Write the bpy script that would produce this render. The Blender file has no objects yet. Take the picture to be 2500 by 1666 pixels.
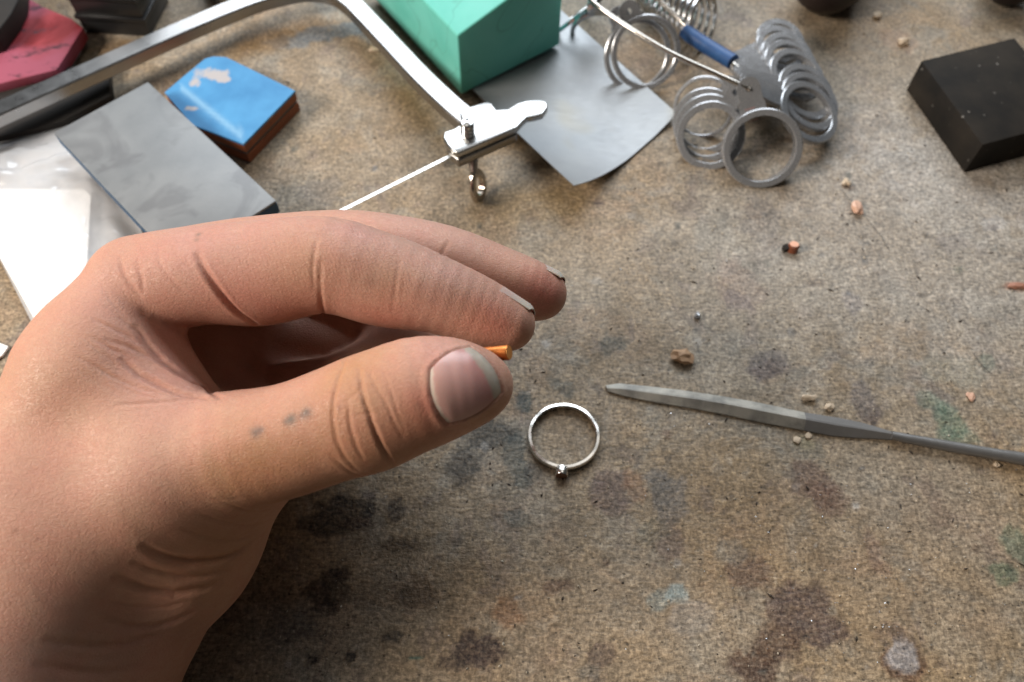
import bpy, bmesh, math, random
import numpy as np
from mathutils import Vector, noise as mnoise

# ------------------------------------------------------------------ camera, world, lamps, exposure
S = 0.01                                   # everything below is written in centimetres
FPX, CX, CY = 1962.0, 1250.0, 833.0         # focal length and centre in photograph pixels (2500 x 1666)
PITCH = math.radians(58.0)
CAMH = 20.0
CAM = np.array([0.0, 0.0, CAMH])
FWD = np.array([0.0, math.cos(PITCH), -math.sin(PITCH)])
UP = np.array([0.0, math.sin(PITCH), math.cos(PITCH)])
RIGHT = np.array([1.0, 0.0, 0.0])

scene = bpy.context.scene
col = scene.collection
cd = bpy.data.cameras.new('camera'); cam = bpy.data.objects.new('camera', cd); col.objects.link(cam)
cd.sensor_width = 36.0; cd.lens = FPX / 2500.0 * 36.0
cd.clip_start = 0.005; cd.clip_end = 50.0
cam.location = CAM * S; cam.rotation_euler = (math.pi/2 - PITCH, 0, 0)
cd.dof.use_dof = True; cd.dof.focus_distance = 17.5 * S
cd.dof.aperture_fstop = (cd.lens * 0.001) / 0.0017     # 1.7 mm wide iris, as in a phone
scene.camera = cam

world = bpy.data.worlds.new('World'); scene.world = world; world.use_nodes = True
bg = world.node_tree.nodes['Background']
bg.inputs[0].default_value = (1.0, 0.95, 0.90, 1); bg.inputs[1].default_value = 0.04

def area(name, loc, target, sx, sy, power, color):
    l = bpy.data.lights.new(name, 'AREA'); l.shape = 'RECTANGLE'; l.size = sx*S; l.size_y = sy*S
    l.energy = power; l.color = color
    o = bpy.data.objects.new(name, l); col.objects.link(o)
    o.location = Vector(loc)*S
    o.rotation_euler = (Vector(target)-Vector(loc)).to_track_quat('-Z', 'Y').to_euler()
    return o
area('window_light', (4, 84, 56), (3, 16, 0), 88, 50, 9.6, (0.88, 0.94, 1.0))
area('ceiling_light', (6, 34, 92), (2, 10, 0), 60, 34, 0.7, (1.0, 0.95, 0.88))
area('bench_lamp', (-54, 1, 42), (-7, 9, 4), 22, 22, 5.5, (1.0, 0.895, 0.79))

vs = scene.view_settings
vs.view_transform = 'Standard'; vs.look = 'None'; vs.exposure = 0.12; vs.gamma = 1.0
vs.use_curve_mapping = False
scene.cycles.use_denoising = True

# ------------------------------------------------------------------ geometry helpers
def ray(px, py): return FWD + RIGHT*((px-CX)/FPX) + UP*((CY-py)/FPX)
def G(px, py, z=0.0):                       # the point of height z seen at a photograph pixel
    d = ray(px, py); return CAM + d*((CAMH-z)/-d[2])
def D(px, py, dep): return CAM + ray(px, py)*dep
def proj(p):
    v = np.asarray(p)-CAM; d = v@FWD
    return CX+FPX*(v@RIGHT)/d, CY-FPX*(v@UP)/d
def height(bx, by, ty):                     # height of an upright edge standing at (bx,by) whose top is at row ty
    b = G(bx, by); lo, hi = 0.0, 12.0
    for _ in range(40):
        m = (lo+hi)/2
        if proj(b+np.array([0, 0, m]))[1] > ty: lo = m
        else: hi = m
    return lo

def tag(o, label, cat, group=None, kind=None):
    if label: o['label'] = label
    if cat: o['category'] = cat
    if group: o['group'] = group
    if kind: o['kind'] = kind
    return o
def empty(name, base, label, cat, group=None):
    o = bpy.data.objects.new(name, None); col.objects.link(o); o.empty_display_size = 0.01
    o.location = Vector(base)*S
    return tag(o, label, cat, group)
def mk(name, verts, faces, mat, parent=None, smooth=False, angle=None):
    v = np.asarray(verts, dtype=float)
    org = (v.min(0)+v.max(0))/2; org[2] = v[:, 2].min()
    me = bpy.data.meshes.new(name)
    me.from_pydata(((v-org)*S).tolist(), [], [list(map(int, f)) for f in faces]); me.update()
    bm = bmesh.new(); bm.from_mesh(me); bmesh.ops.recalc_face_normals(bm, faces=bm.faces); bm.to_mesh(me); bm.free()
    me.materials.append(mat)
    if smooth:
        me.polygons.foreach_set('use_smooth', [True]*len(me.polygons))
        if angle: me.set_sharp_from_angle(angle=math.radians(angle))
    o = bpy.data.objects.new(name, me); col.objects.link(o)
    if parent is not None:
        o.parent = parent; o.location = Vector(org)*S - parent.location
    else: o.location = Vector(org)*S
    return o
def bevel(o, w, seg=2, angle=30):
    bm = bmesh.new(); bm.from_mesh(o.data)
    ed = [e for e in bm.edges if e.is_manifold and e.calc_face_angle(0) > math.radians(angle)]
    bmesh.ops.bevel(bm, geom=ed, offset=w*S, segments=seg, profile=0.5, affect='EDGES', clamp_overlap=True)
    bm.to_mesh(o.data); bm.free()
    o.data.polygons.foreach_set('use_smooth', [True]*len(o.data.polygons))
    o.data.set_sharp_from_angle(angle=math.radians(40))
    return o
class MB:
    def __init__(s): s.v = []; s.f = []
    def add(s, v, f):
        n = len(s.v); s.v += [np.asarray(p, float) for p in v]; s.f += [[i+n for i in q] for q in f]
    def build(s, name, mat, parent=None, smooth=False, angle=None): return mk(name, s.v, s.f, mat, parent, smooth, angle)
def prism(top, bot):
    n = len(top); v = list(top)+list(bot)
    f = [list(range(n)), list(range(2*n-1, n-1, -1))]+[[i, n+i, n+(i+1) % n, (i+1) % n] for i in range(n)]
    return v, f
def slab(pxs, z1, z0):                       # top outline given in photograph pixels at height z1, sides straight down to z0
    top = [G(x, y, z1) for x, y in pxs]; bot = [np.array([p[0], p[1], z0]) for p in top]
    return prism(top, bot)
def frame(t, up=None):
    t = t/np.linalg.norm(t); a = np.array([0, 0, 1.0]) if up is None else np.asarray(up, float)
    if abs(t@a) > 0.98*np.linalg.norm(a): a = np.array([1.0, 0, 0])
    n = np.cross(t, a); n /= np.linalg.norm(n); b = np.cross(n, t); return n, b
def sweep(pts, prof, closed=False, up=None, scale=None, caps=True):   # prof: list of (across, up) cm
    P = [np.asarray(p, float) for p in pts]; n = len(P); m = len(prof); v = []; f = []
    for i in range(n):
        a = P[(i-1) % n] if (closed or i > 0) else P[i]; b = P[(i+1) % n] if (closed or i < n-1) else P[i]
        nn, bb = frame(b-a, up); sc = 1 if scale is None else scale[i]
        for (x, y) in prof: v.append(P[i]+nn*x*sc+bb*y*sc)
    for i in range(n if closed else n-1):
        j = (i+1) % n
        for k in range(m): f.append([i*m+k, i*m+(k+1) % m, j*m+(k+1) % m, j*m+k])
    if not closed and caps: f += [list(range(m))[::-1], [(n-1)*m+k for k in range(m)]]
    return v, f
def circ(r, n=12): return [(r*math.cos(2*math.pi*k/n), r*math.sin(2*math.pi*k/n)) for k in range(n)]
def spline(pts, sub=8, closed=False):
    P = [np.asarray(p, float) for p in pts]; n = len(P); out = []
    for i in range(n if closed else n-1):
        p0 = P[(i-1) % n] if (closed or i > 0) else 2*P[0]-P[1]; p1 = P[i]; p2 = P[(i+1) % n]
        p3 = P[(i+2) % n] if (closed or i < n-2) else 2*P[-1]-P[-2]
        for k in range(sub):
            t = k/sub
            out.append(0.5*((2*p1)+(-p0+p2)*t+(2*p0-5*p1+4*p2-p3)*t*t+(-p0+3*p1-3*p2+p3)*t**3))
    if not closed: out.append(P[-1])
    return out

# ------------------------------------------------------------------ materials
class NT:
    def __init__(s, name):
        s.m = bpy.data.materials.new(name); s.m.use_nodes = True; s.t = s.m.node_tree; s.t.nodes.clear()
        s.out = s.n('ShaderNodeOutputMaterial'); s.b = s.n('ShaderNodeBsdfPrincipled'); s.l(s.b.outputs[0], s.out.inputs[0])
    def n(s, t, **k):
        x = s.t.nodes.new(t)
        for a, b in k.items(): setattr(x, a, b)
        return x
    def l(s, a, b): s.t.links.new(a, b)
    def set(s, **k):
        for a, b in k.items():
            i = s.b.inputs[a.replace('_', ' ')]
            if isinstance(b, bpy.types.NodeSocket): s.l(b, i)
            else: i.default_value = (*b, 1) if isinstance(b, tuple) and len(b) == 3 and i.type == 'RGBA' else b
        return s
    def coord(s, kind='Object', scale=(1, 1, 1), rot=(0, 0, 0)):
        c = s.n('ShaderNodeTexCoord'); m = s.n('ShaderNodeMapping'); s.l(c.outputs[kind], m.inputs[0])
        m.inputs['Scale'].default_value = scale; m.inputs['Rotation'].default_value = rot; return m.outputs[0]
    def noise(s, vec, scale, detail=3, rough=0.55, dist=0.0, out=0):
        x = s.n('ShaderNodeTexNoise'); s.l(vec, x.inputs['Vector']); x.inputs['Scale'].default_value = scale
        x.inputs['Detail'].default_value = detail; x.inputs['Roughness'].default_value = rough; x.inputs['Distortion'].default_value = dist
        return x.outputs[out]
    def voro(s, vec, scale, feature='F1', out='Distance', rand=1.0):
        x = s.n('ShaderNodeTexVoronoi', feature=feature); s.l(vec, x.inputs['Vector']); x.inputs['Scale'].default_value = scale
        x.inputs['Randomness'].default_value = rand; return x.outputs[out]
    def ramp(s, f, stops):
        x = s.n('ShaderNodeValToRGB'); s.l(f, x.inputs[0]); e = x.color_ramp.elements
        while len(e) < len(stops): e.new(0.5)
        for i, (p, c) in enumerate(stops):
            e[i].position = p; e[i].color = (*c, 1) if isinstance(c, tuple) else (c, c, c, 1)
        return x.outputs[0]
    def mix(s, f, a, b, mode='MIX'):
        x = s.n('ShaderNodeMix', data_type='RGBA', blend_type=mode)
        for val, i in ((f, 0), (a, 6), (b, 7)):
            if isinstance(val, bpy.types.NodeSocket): s.l(val, x.inputs[i])
            elif i == 0: x.inputs[0].default_value = val
            else: x.inputs[i].default_value = (*val, 1)
        return x.outputs[2]
    def math(s, op, a, b=0.0, clamp=False):
        x = s.n('ShaderNodeMath', operation=op, use_clamp=clamp)
        for i, val in enumerate((a, b)):
            if isinstance(val, bpy.types.NodeSocket): s.l(val, x.inputs[i])
            else: x.inputs[i].default_value = val
        return x.outputs[0]
    def maprange(s, f, a, b, c=0.0, d=1.0):
        x = s.n('ShaderNodeMapRange'); s.l(f, x.inputs[0])
        for i, q in enumerate((a, b, c, d)): x.inputs[i+1].default_value = q
        return x.outputs[0]
    def bump(s, h, strength, dist, prev=None):
        x = s.n('ShaderNodeBump'); s.l(h, x.inputs['Height']); x.inputs['Strength'].default_value = strength
        x.inputs['Distance'].default_value = dist*S
        if prev is not None: s.l(prev, x.inputs['Normal'])
        return x.outputs[0]
    def attr(s, name, out=0):
        x = s.n('ShaderNodeAttribute'); x.attribute_name = name; return x.outputs[out]
def srgb(r, g, b):
    f = lambda c: (c/255/12.92) if c/255 <= 0.04045 else ((c/255+0.055)/1.055)**2.4
    return (f(r), f(g), f(b))
def lin(r, g, b): return np.array(srgb(r, g, b))
# ------------------------------------------------------------------ the bench top
def vnoise(x, y, seed):
    r = np.random.default_rng(seed); T = r.random((128, 128))
    xi = np.floor(x).astype(int); yi = np.floor(y).astype(int); fx = x-xi; fy = y-yi
    fx = fx*fx*(3-2*fx); fy = fy*fy*(3-2*fy); a = xi % 128; b = yi % 128; a1 = (a+1) % 128; b1 = (b+1) % 128
    return (T[a, b]*(1-fx)+T[a1, b]*fx)*(1-fy)+(T[a, b1]*(1-fx)+T[a1, b1]*fx)*fy
def fbm(x, y, s, seed, o=4):
    v = 0; amp = 0.5; tot = 0
    for k in range(o): v = v+amp*vnoise(x*s+17.3*k, y*s+9.1*k, seed+k); tot += amp; s *= 2.03; amp *= 0.5
    return v/tot
gx = np.concatenate([np.linspace(-90, -22, 18), np.arange(-21.5, 21.6, 0.1), np.linspace(22, 90, 18)])
gy = np.concatenate([np.linspace(-25, 1.5, 12), np.arange(2.0, 31.5, 0.1), np.linspace(32, 55, 12)])
BX, BY = np.meshgrid(gx, gy, indexing='ij')
BZ = 0.02*(fbm(BX, BY, 0.25, 3, 3)-0.5)
VIO = (70, 58, 60); DK = (38, 33, 30); TEAL = (52, 66, 66); GRN = (40, 92, 72); BRN = (84, 60, 46); ORG = (150, 98, 58); SLT = (88, 92, 96); PAL = (176, 172, 166); UMB = (120, 92, 56)
STAINS_SHADE = [ # x, y, rx, ry (photograph pixels), colour, strength
 (1872,893,46,40,VIO,.85),(2120,988,33,46,VIO,.75),(1854,537,52,46,VIO,.5),(1800,690,52,60,(128,98,82),.6),(1905,600,30,20,VIO,.25),
 (1976,1175,66,52,(88,66,60),.7),(2010,1215,50,40,(92,66,58),.65),(1838,1392,46,46,(86,66,60),.8),(1790,1345,42,26,(128,126,118),.6),
 (1966,1500,72,76,VIO,.9),(1890,1575,66,40,(70,52,46),.85),(1840,1620,52,44,(72,50,40),.85),(2215,1618,58,50,(84,56,40),.8),(2208,1600,36,38,(176,176,178),.6),
 (1612,1462,34,24,(112,124,122),.8),(1655,1455,30,24,(130,150,152),.85),(1690,1520,48,40,(150,146,140),.5),
 (2318,1030,30,44,GRN,.55),(2280,990,34,30,(84,110,92),.5),(2340,1070,44,24,(80,110,92),.4),(2444,1390,26,32,GRN,.55),(2486,1325,34,46,(66,104,84),.5),(2407,877,22,18,GRN,.6),(2330,905,60,40,(112,124,110),.35),
 (1275,978,22,28,TEAL,.8),(1126,1137,50,42,DK,.7),(1200,1063,60,38,(44,44,42),.75),(1250,1100,34,30,TEAL,.6),(1270,1158,32,28,TEAL,.65),(1310,1150,26,22,(60,60,58),.5),
 (813,1264,66,46,(36,30,26),.85),(898,1245,16,16,DK,.8),(1264,1270,30,26,TEAL,.65),(1169,1583,72,44,(50,38,40),.92),(1105,1620,40,26,(50,40,40),.7),(1360,1430,28,20,(86,64,56),.8),
 (765,1608,14,14,DK,.8),(860,1600,12,14,DK,.7),(800,1434,56,44,(44,36,28),.7),(1636,1205,50,66,SLT,.6),(1640,1330,34,46,(96,82,84),.55),(1490,1200,42,62,(92,74,74),.6),(1550,1190,26,40,ORG,.35),(1600,1300,40,30,(86,92,84),.45),
 (1243,1488,40,36,ORG,.45),(1392,945,16,24,TEAL,.5),(1493,842,30,20,TEAL,.55),(1360,930,14,16,TEAL,.5),(2135,1340,16,52,(104,84,80),.55),(2165,1390,18,20,(100,76,66),.5),
 (1465,1600,30,26,(80,66,62),.7),(1440,1640,30,20,(96,96,92),.6),(2170,1545,44,28,(110,92,80),.5),(1970,1090,40,26,(112,108,96),.6),(1962,1075,24,16,(150,142,108),.4),
 (700,100,46,16,(104,110,114),.75),(770,82,50,17,(98,106,112),.85),(850,72,50,18,(92,104,112),.85),(905,84,34,20,(90,100,108),.7),  # grey arc: a cast shadow painted into the board colour
 (640,92,60,26,UMB,.55),(590,120,50,20,(140,110,70),.35),(300,125,60,26,UMB,.5),(1290,500,160,52,(142,118,74),.45),(1000,300,50,160,(132,106,68),.35),(640,430,60,60,(140,110,74),.35),
 (2395,440,46,34,(150,122,84),.6),(2440,360,60,30,(150,120,84),.4),(1560,150,60,60,UMB,.45),(2230,560,420,300,(166,160,152),.55),(1950,700,420,210,(154,147,136),.40),(2300,430,190,130,(182,178,172),.45),(2150,330,120,110,(168,164,160),.35),(2420,800,260,160,(156,149,140),.35),(1500,640,260,110,(146,138,124),.30),(2050,170,300,120,(150,138,122),.35),
 (2060,30,140,60,(140,116,84),.4),(2190,105,40,26,(150,120,96),.4),(1740,500,40,30,(150,140,126),.3),(1640,610,60,60,(122,112,98),.3),(780,470,60,34,(112,108,106),.45),(830,250,120,90,(150,138,118),.35),
 (1500,1420,560,240,(124,96,62),.32),(2150,1350,420,260,(134,106,76),.28),(1050,450,420,200,(136,112,76),.25),(1400,1330,120,90,(128,112,88),.25),(1750,1230,90,60,(130,108,82),.25),(2300,1250,160,110,(140,112,86),.25),(1450,1050,60,60,(110,102,92),.3),(960,1330,120,80,(96,76,46),.4),(2484,698,34,10,(150,100,76),.6),
 (1010,1262,0.1,0.1,DK,.0),(902,1252,17,17,DK,.9),(965,1250,20,34,(50,38,26),.8),(820,1400,30,18,(50,36,30),.8),(800,1475,30,24,(44,36,30),.8),(790,1440,24,40,(58,44,36),.7),(860,1597,12,13,DK,.95),(764,1608,13,15,DK,.95),(960,1560,22,16,(50,46,42),.8),(980,1330,46,22,(60,44,28),.7),(1020,1450,60,30,(70,52,34),.6),(700,1530,110,60,(60,60,60),.55),(870,1280,40,14,(56,40,30),.8),(1015,1612,18,6,(40,96,88),.8),(1780,1215,12,8,DK,.5),(1640,1115,20,6,(80,70,60),.7),(1480,1375,12,8,(60,40,28),.8),(1430,1480,30,30,(120,104,84),.3),
 (2110,575,10,8,DK,.6),(2258,575,10,8,DK,.7),(2250,720,12,6,DK,.5),(2340,660,14,10,(100,104,90),.5),(1990,690,24,10,(110,96,84),.5),(1617,402,9,8,DK,.6),(1660,395,7,6,DK,.4),(2080,735,20,26,(138,132,134),.4),
 (1535,1010,14,10,DK,.3),(2330,590,40,24,(120,112,110),.35),(2420,545,24,20,(190,188,186),.4),(1955,55,8,8,DK,.5),(1800,735,30,22,(110,100,104),.4),
]
for k, rr in enumerate(np.random.default_rng(21).random((150, 6))):
    px, py = 700+1800*rr[0], 350+1310*rr[1]; s_ = 3+9*rr[2]**2
    STAINS_SHADE.append((px, py, s_*(0.7+0.9*rr[3]), s_, [DK, VIO, BRN, SLT, PAL, TEAL][int(rr[4]*5.99)], 0.25+0.45*rr[5]))
RGB = np.zeros(BX.shape+(3,)); AL = np.zeros(BX.shape)
wobx = 0.8*(fbm(BX, BY, 1.2, 40, 4)-0.5); woby = 0.8*(fbm(BX, BY, 1.2, 60, 4)-0.5); rag = fbm(BX, BY, 4.0, 80, 3)-0.5
for (px, py, rx, ry, c_, a) in STAINS_SHADE:
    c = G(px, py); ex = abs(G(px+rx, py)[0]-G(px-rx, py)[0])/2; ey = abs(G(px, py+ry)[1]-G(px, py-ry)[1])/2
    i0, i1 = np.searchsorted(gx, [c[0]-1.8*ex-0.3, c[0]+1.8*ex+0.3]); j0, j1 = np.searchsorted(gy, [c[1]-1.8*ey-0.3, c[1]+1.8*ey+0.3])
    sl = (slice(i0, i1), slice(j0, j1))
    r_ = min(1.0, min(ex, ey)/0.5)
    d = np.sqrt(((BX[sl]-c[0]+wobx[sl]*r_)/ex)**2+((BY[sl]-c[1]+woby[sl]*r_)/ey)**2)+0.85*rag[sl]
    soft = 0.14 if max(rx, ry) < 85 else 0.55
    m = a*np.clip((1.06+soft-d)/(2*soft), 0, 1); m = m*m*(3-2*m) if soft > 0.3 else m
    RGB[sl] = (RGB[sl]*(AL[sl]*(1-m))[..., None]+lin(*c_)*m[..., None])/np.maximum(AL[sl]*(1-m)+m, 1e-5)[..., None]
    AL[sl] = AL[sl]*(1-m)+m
nx, ny = BX.shape; idx = np.arange(nx*ny).reshape(nx, ny)
BF = np.stack([idx[:-1, :-1], idx[1:, :-1], idx[1:, 1:], idx[:-1, 1:]], -1).reshape(-1, 4)
me = bpy.data.meshes.new('workbench'); BV = np.stack([BX, BY, BZ-0.01], -1).reshape(-1, 3)*S
me.vertices.add(len(BV)); me.vertices.foreach_set('co', BV.ravel())
me.loops.add(BF.size); me.loops.foreach_set('vertex_index', BF.ravel().astype(np.int32))
me.polygons.add(len(BF)); me.polygons.foreach_set('loop_start', np.arange(0, BF.size, 4, dtype=np.int32))
me.polygons.foreach_set('use_smooth', np.ones(len(BF), bool)); me.update(calc_edges=True)
ca = me.color_attributes.new('stain_shade', 'FLOAT_COLOR', 'POINT'); ca.data.foreach_set('color', np.concatenate([RGB.reshape(-1, 3), AL.reshape(-1, 1)], 1).ravel())
def bench_mat():
    t = NT('bench_board'); co = t.coord('Object')
    st = t.n('ShaderNodeAttribute'); st.attribute_name = 'stain_shade'
    big = t.noise(co, 20, 4, 0.6); mid = t.noise(co, 110, 4, 0.62)
    c = t.mix(t.maprange(big, 0.38, 0.62), (0.258, 0.184, 0.108), (0.272, 0.226, 0.168))
    h1 = t.noise(co, 48, 5, 0.68, 0.6); h2 = t.noise(t.coord('Object', (1, 1.2, 1), (0, 0, 1.1)), 36, 5, 0.68, 0.8); h3 = t.noise(t.coord('Object', (1.3, 1, 1), (0, 0, 2.2)), 60, 5, 0.7, 0.5)
    c = t.mix(t.maprange(h1, 0.52, 0.64, 0.0, 0.50), c, (0.225, 0.218, 0.190)); c = t.mix(t.maprange(h2, 0.54, 0.64, 0.0, 0.34), c, (0.300, 0.195, 0.120))
    c = t.mix(t.maprange(h3, 0.57, 0.64, 0.0, 0.50), c, (0.165, 0.125, 0.105)); c = t.mix(t.maprange(h3, 0.42, 0.35, 0.0, 0.5), c, (0.36, 0.305, 0.235))
    fle = t.noise(co, 1000, 3, 0.62)
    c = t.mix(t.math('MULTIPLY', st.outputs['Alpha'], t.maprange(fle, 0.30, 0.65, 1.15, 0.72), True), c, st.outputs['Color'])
    # short fibres lying both ways, pits and specks: they vary both tone and relief
    fx = t.noise(t.coord('Object', (0.50, 1.25, 1), (0, 0, 0.16)), 1050, 3, 0.62, 0.5); fy = t.noise(t.coord('Object', (1.3, 0.55, 1), (0, 0, -0.22)), 950, 3, 0.62, 0.5)
    k = t.math('MULTIPLY', t.maprange(fx, 0.36, 0.62, 0.66, 1.20), t.maprange(fy, 0.36, 0.62, 0.74, 1.18))
    k = t.math('MULTIPLY', k, t.maprange(fle, 0.34, 0.68, 0.72, 1.34)); k = t.math('MULTIPLY', k, t.maprange(mid, 0.32, 0.68, 0.82, 1.18))
    pit = t.voro(t.coord('Object', (1, 1.3, 1)), 330); k = t.math('MULTIPLY', k, t.maprange(pit, 0.07, 0.15, 0.35, 1.0))
    lite = t.voro(t.coord('Object', (1.2, 1, 1), (0, 0, 0.5)), 300); k = t.math('MULTIPLY', k, t.maprange(lite, 0.05, 0.10, 1.7, 1.0))
    c = t.mix(1.0, c, k, 'MULTIPLY')
    b = t.bump(fx, 0.35, 0.05); b = t.bump(fy, 0.30, 0.05, b); b = t.bump(fle, 0.4, 0.03, b); b = t.bump(pit, 0.35, 0.03, b); b = t.bump(mid, 0.4, 0.12, b)
    t.set(Base_Color=c, Roughness=t.maprange(mid, 0.3, 0.7, 0.62, 0.48), Specular_IOR_Level=0.34, Normal=b); return t.m
me.materials.append(bench_mat())
bench = bpy.data.objects.new('workbench', me); col.objects.link(bench); bench['kind'] = 'structure'
bench['label'] = 'stained grey brown workbench board flecked with paint and burn marks'
# ------------------------------------------------------------------ materials of the loose things
def metal(name, colr, rough, aniso=None, nscale=300, rvar=0.08, bmp=0.05, metallic=1.0):
    t = NT(name); co = t.coord('Object', aniso or (1, 1, 1)); n = t.noise(co, nscale, 4, 0.6); n2 = t.noise(t.coord('Object'), 60, 3)
    c = t.mix(t.maprange(n2, 0.3, 0.7, 0.0, 0.35), colr, tuple(x*0.75 for x in colr))
    t.set(Base_Color=c, Metallic=metallic, Roughness=t.maprange(n, 0.3, 0.7, max(0.03, rough-rvar), rough+rvar), Normal=t.bump(n, bmp, 0.01)); return t.m
def plain(name, colr, rough=0.5, c2=None, scale=120, amt=0.5, bmp=0.1, spec=0.4, bscale=None):
    t = NT(name); co = t.coord('Object'); n = t.noise(co, scale, 4, 0.6); b = t.noise(co, bscale or scale*4, 3)
    c = t.mix(t.maprange(n, 0.35, 0.65, 0.0, amt), colr, c2 or tuple(x*0.6 for x in colr))
    t.set(Base_Color=c, Roughness=rough, Specular_IOR_Level=spec, Normal=t.bump(b, bmp, 0.02)); return t.m
STEEL = metal('polished_steel', (0.72, 0.72, 0.70), 0.20, nscale=300, bmp=0.01)
CLAMP = metal('clamp_steel', (0.44, 0.44, 0.435), 0.28, nscale=90, rvar=0.1, bmp=0.06)
FRAME = metal('saw_frame_steel', (0.36, 0.355, 0.35), 0.30, (1, 1, 1), 250, 0.04, 0.01)
CHROME = metal('chrome', (0.66, 0.67, 0.68), 0.22, nscale=300, rvar=0.05, bmp=0.01)
GAUGE = metal('gauge_alloy', (0.43, 0.44, 0.455), 0.26, nscale=300, rvar=0.06, bmp=0.02, metallic=0.62)
SILVER = metal('silver', (0.92, 0.90, 0.86), 0.21, nscale=300, bmp=0.02)
DARKSTEEL = metal('dark_steel', (0.25, 0.245, 0.24), 0.40, nscale=400, rvar=0.08, bmp=0.04, metallic=0.6)
COPPER = metal('copper', (0.62, 0.21, 0.06), 0.46, nscale=500, rvar=0.12, bmp=0.3)
BLADE = metal('saw_blade_steel', (0.90, 0.90, 0.88), 0.34)

# ------------------------------------------------------------------ plastic bag with a white label
def grid_surface(corners, nu, nv, zfun, wob=0.0):
    c00, c10, c11, c01 = corners; v = []; f = []
    for j in range(nv+1):
        for i in range(nu+1):
            s, t = i/nu, j/nv; p = (c00*(1-s)+c10*s)*(1-t)+(c01*(1-s)+c11*s)*t
            p = p.copy(); p[2] += zfun(s, t, p); v.append(p)
    for j in range(nv):
        for i in range(nu):
            a = j*(nu+1)+i; f.append([a, a+1, a+nu+2, a+nu+1])
    return v, f
bag_c = [G(-140, 345), G(212, 283), G(420, 720), G(165, 940)]
t = NT('clear_plastic'); nz = t.noise(t.coord('Object'), 60, 2)
t.set(Base_Color=(0.86, 0.89, 0.93), Roughness=0.10, Specular_IOR_Level=0.9, Alpha=0.42, Coat_Weight=0.8, Coat_Roughness=0.06, Normal=t.bump(nz, 0.25, 0.15)); PLASTIC = t.m
def bag_top(s, t, p):
    e = min(1, 5*min(s, 1-s, t, 1-t)); e = e*e*(3-2*e)
    n = mnoise.fractal(Vector((p[0]*0.55, p[1]*0.9, 3.1)), 0.8, 2.1, 3)
    r = abs(mnoise.noise(Vector((p[0]*0.9+2, p[1]*0.35, 7.7))))
    fold = 0.16*math.exp(-((t-0.27)/0.018)**2)
    return 0.09+max(e*(0.36+0.20*n+0.16*r)+fold*e, 0.27*e)
BAG = empty('plastic_bag', G(100, 560), 'clear crinkled plastic zip bag lying flat under the grey sanding block', 'bag')
v, f = grid_surface(bag_c, 60, 60, bag_top); mk('bag_front', v, f, PLASTIC, BAG, True)
v, f = grid_surface(bag_c, 12, 12, lambda s, t, p: 0.03); mk('bag_back', v, f, PLASTIC, BAG, True)
v, f = sweep([bag_c[3]+np.array([0, 0, .1]), bag_c[0]+np.array([0, 0, .1]), bag_c[1]+np.array([0, 0, .1])], [(-.07, -.03), (.07, -.03), (.07, .03), (-.07, .03)])
mk('bag_seam', v, f, PLASTIC, BAG)
lab_px = [(-90, 480), (-70, 462), (205, 462), (222, 478), (214, 620), (206, 800), (95, 800), (40, 700), (-40, 560)]
WHITE = plain('white_paper', (0.86, 0.86, 0.85), 0.55, (0.82, 0.82, 0.82), 60, 0.4, 0.05)
v, f = prism([G(x, y, 0.30) for x, y in lab_px], [G(x, y, 0.30)-np.array([0, 0, .03]) for x, y in lab_px])
o = mk('paper_label', v, f, WHITE); bevel(o, 0.01, 1); tag(o, 'blank white paper card with rounded corners inside the plastic bag', 'card')
v, f = slab([(-90, 800), (0, 838), (20, 846), (4, 868), (-90, 930)], 0.10, 0.03)
o = mk('paper_scrap', v, f, WHITE); tag(o, 'small white scrap of paper at the left edge below the plastic bag', 'paper')

# ------------------------------------------------------------------ sanding blocks and other blocks
def emery_mat():
    t = NT('emery_grey'); co = t.coord('Object'); n = t.noise(co, 38, 4, 0.6); g = t.noise(co, 1500, 2); sm = t.noise(co, 55, 3, 0.6, 0.8)
    c = t.mix(t.maprange(n, 0.35, 0.65), (0.165, 0.18, 0.192), (0.225, 0.24, 0.25)); c = t.mix(t.maprange(sm, 0.52, 0.62, 0, 0.42), c, (0.10, 0.105, 0.115))
    t.set(Base_Color=c, Roughness=0.42, Specular_IOR_Level=0.45, Normal=t.bump(g, 0.25, 0.015)); return t.m
def blue_mat():
    t = NT('worn_blue_paint'); co = t.coord('Object'); n = t.noise(co, 60, 4, 0.6)
    c = t.mix(t.maprange(n, 0.35, 0.65), (0.040, 0.20, 0.42), (0.070, 0.28, 0.53))
    sc = t.noise(t.coord('Object', (1, 0.55, 1), (0, 0, 0.7)), 70, 5, 0.7); w = t.attr('wear', 2)
    m = t.maprange(t.math('ADD', w, t.math('MULTIPLY', t.math('SUBTRACT', sc, 0.5), 2.6)), 0.42, 0.66, 0.0, 0.85)
    c = t.mix(m, c, (0.46, 0.40, 0.36)); w2 = t.attr('glare_streak', 2); c = t.mix(w2, c, (0.40, 0.62, 0.74))
    t.set(Base_Color=c, Roughness=0.58, Specular_IOR_Level=0.3, Normal=t.bump(sc, 0.2, 0.02)); return t.m
WOODBROWN = plain('red_brown_layer', (0.30, 0.085, 0.030), 0.6, (0.20, 0.06, 0.025), 90, 0.7, 0.3)
GREYLAYER = plain('grey_layer', (0.14, 0.13, 0.12), 0.6)
BLUESIDE = plain('navy_side', (0.016, 0.07, 0.15), 0.55)
blue_px = [(402, 226), (442, 192), (500, 144), (520, 138), (552, 140), (610, 168), (720, 222), (594, 352), (470, 305)]
BLK = empty('layered_block', G(600, 300), 'small blue topped block with red brown layered sides and worn paint', 'block')
zb = height(600, 395, 350)
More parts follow.
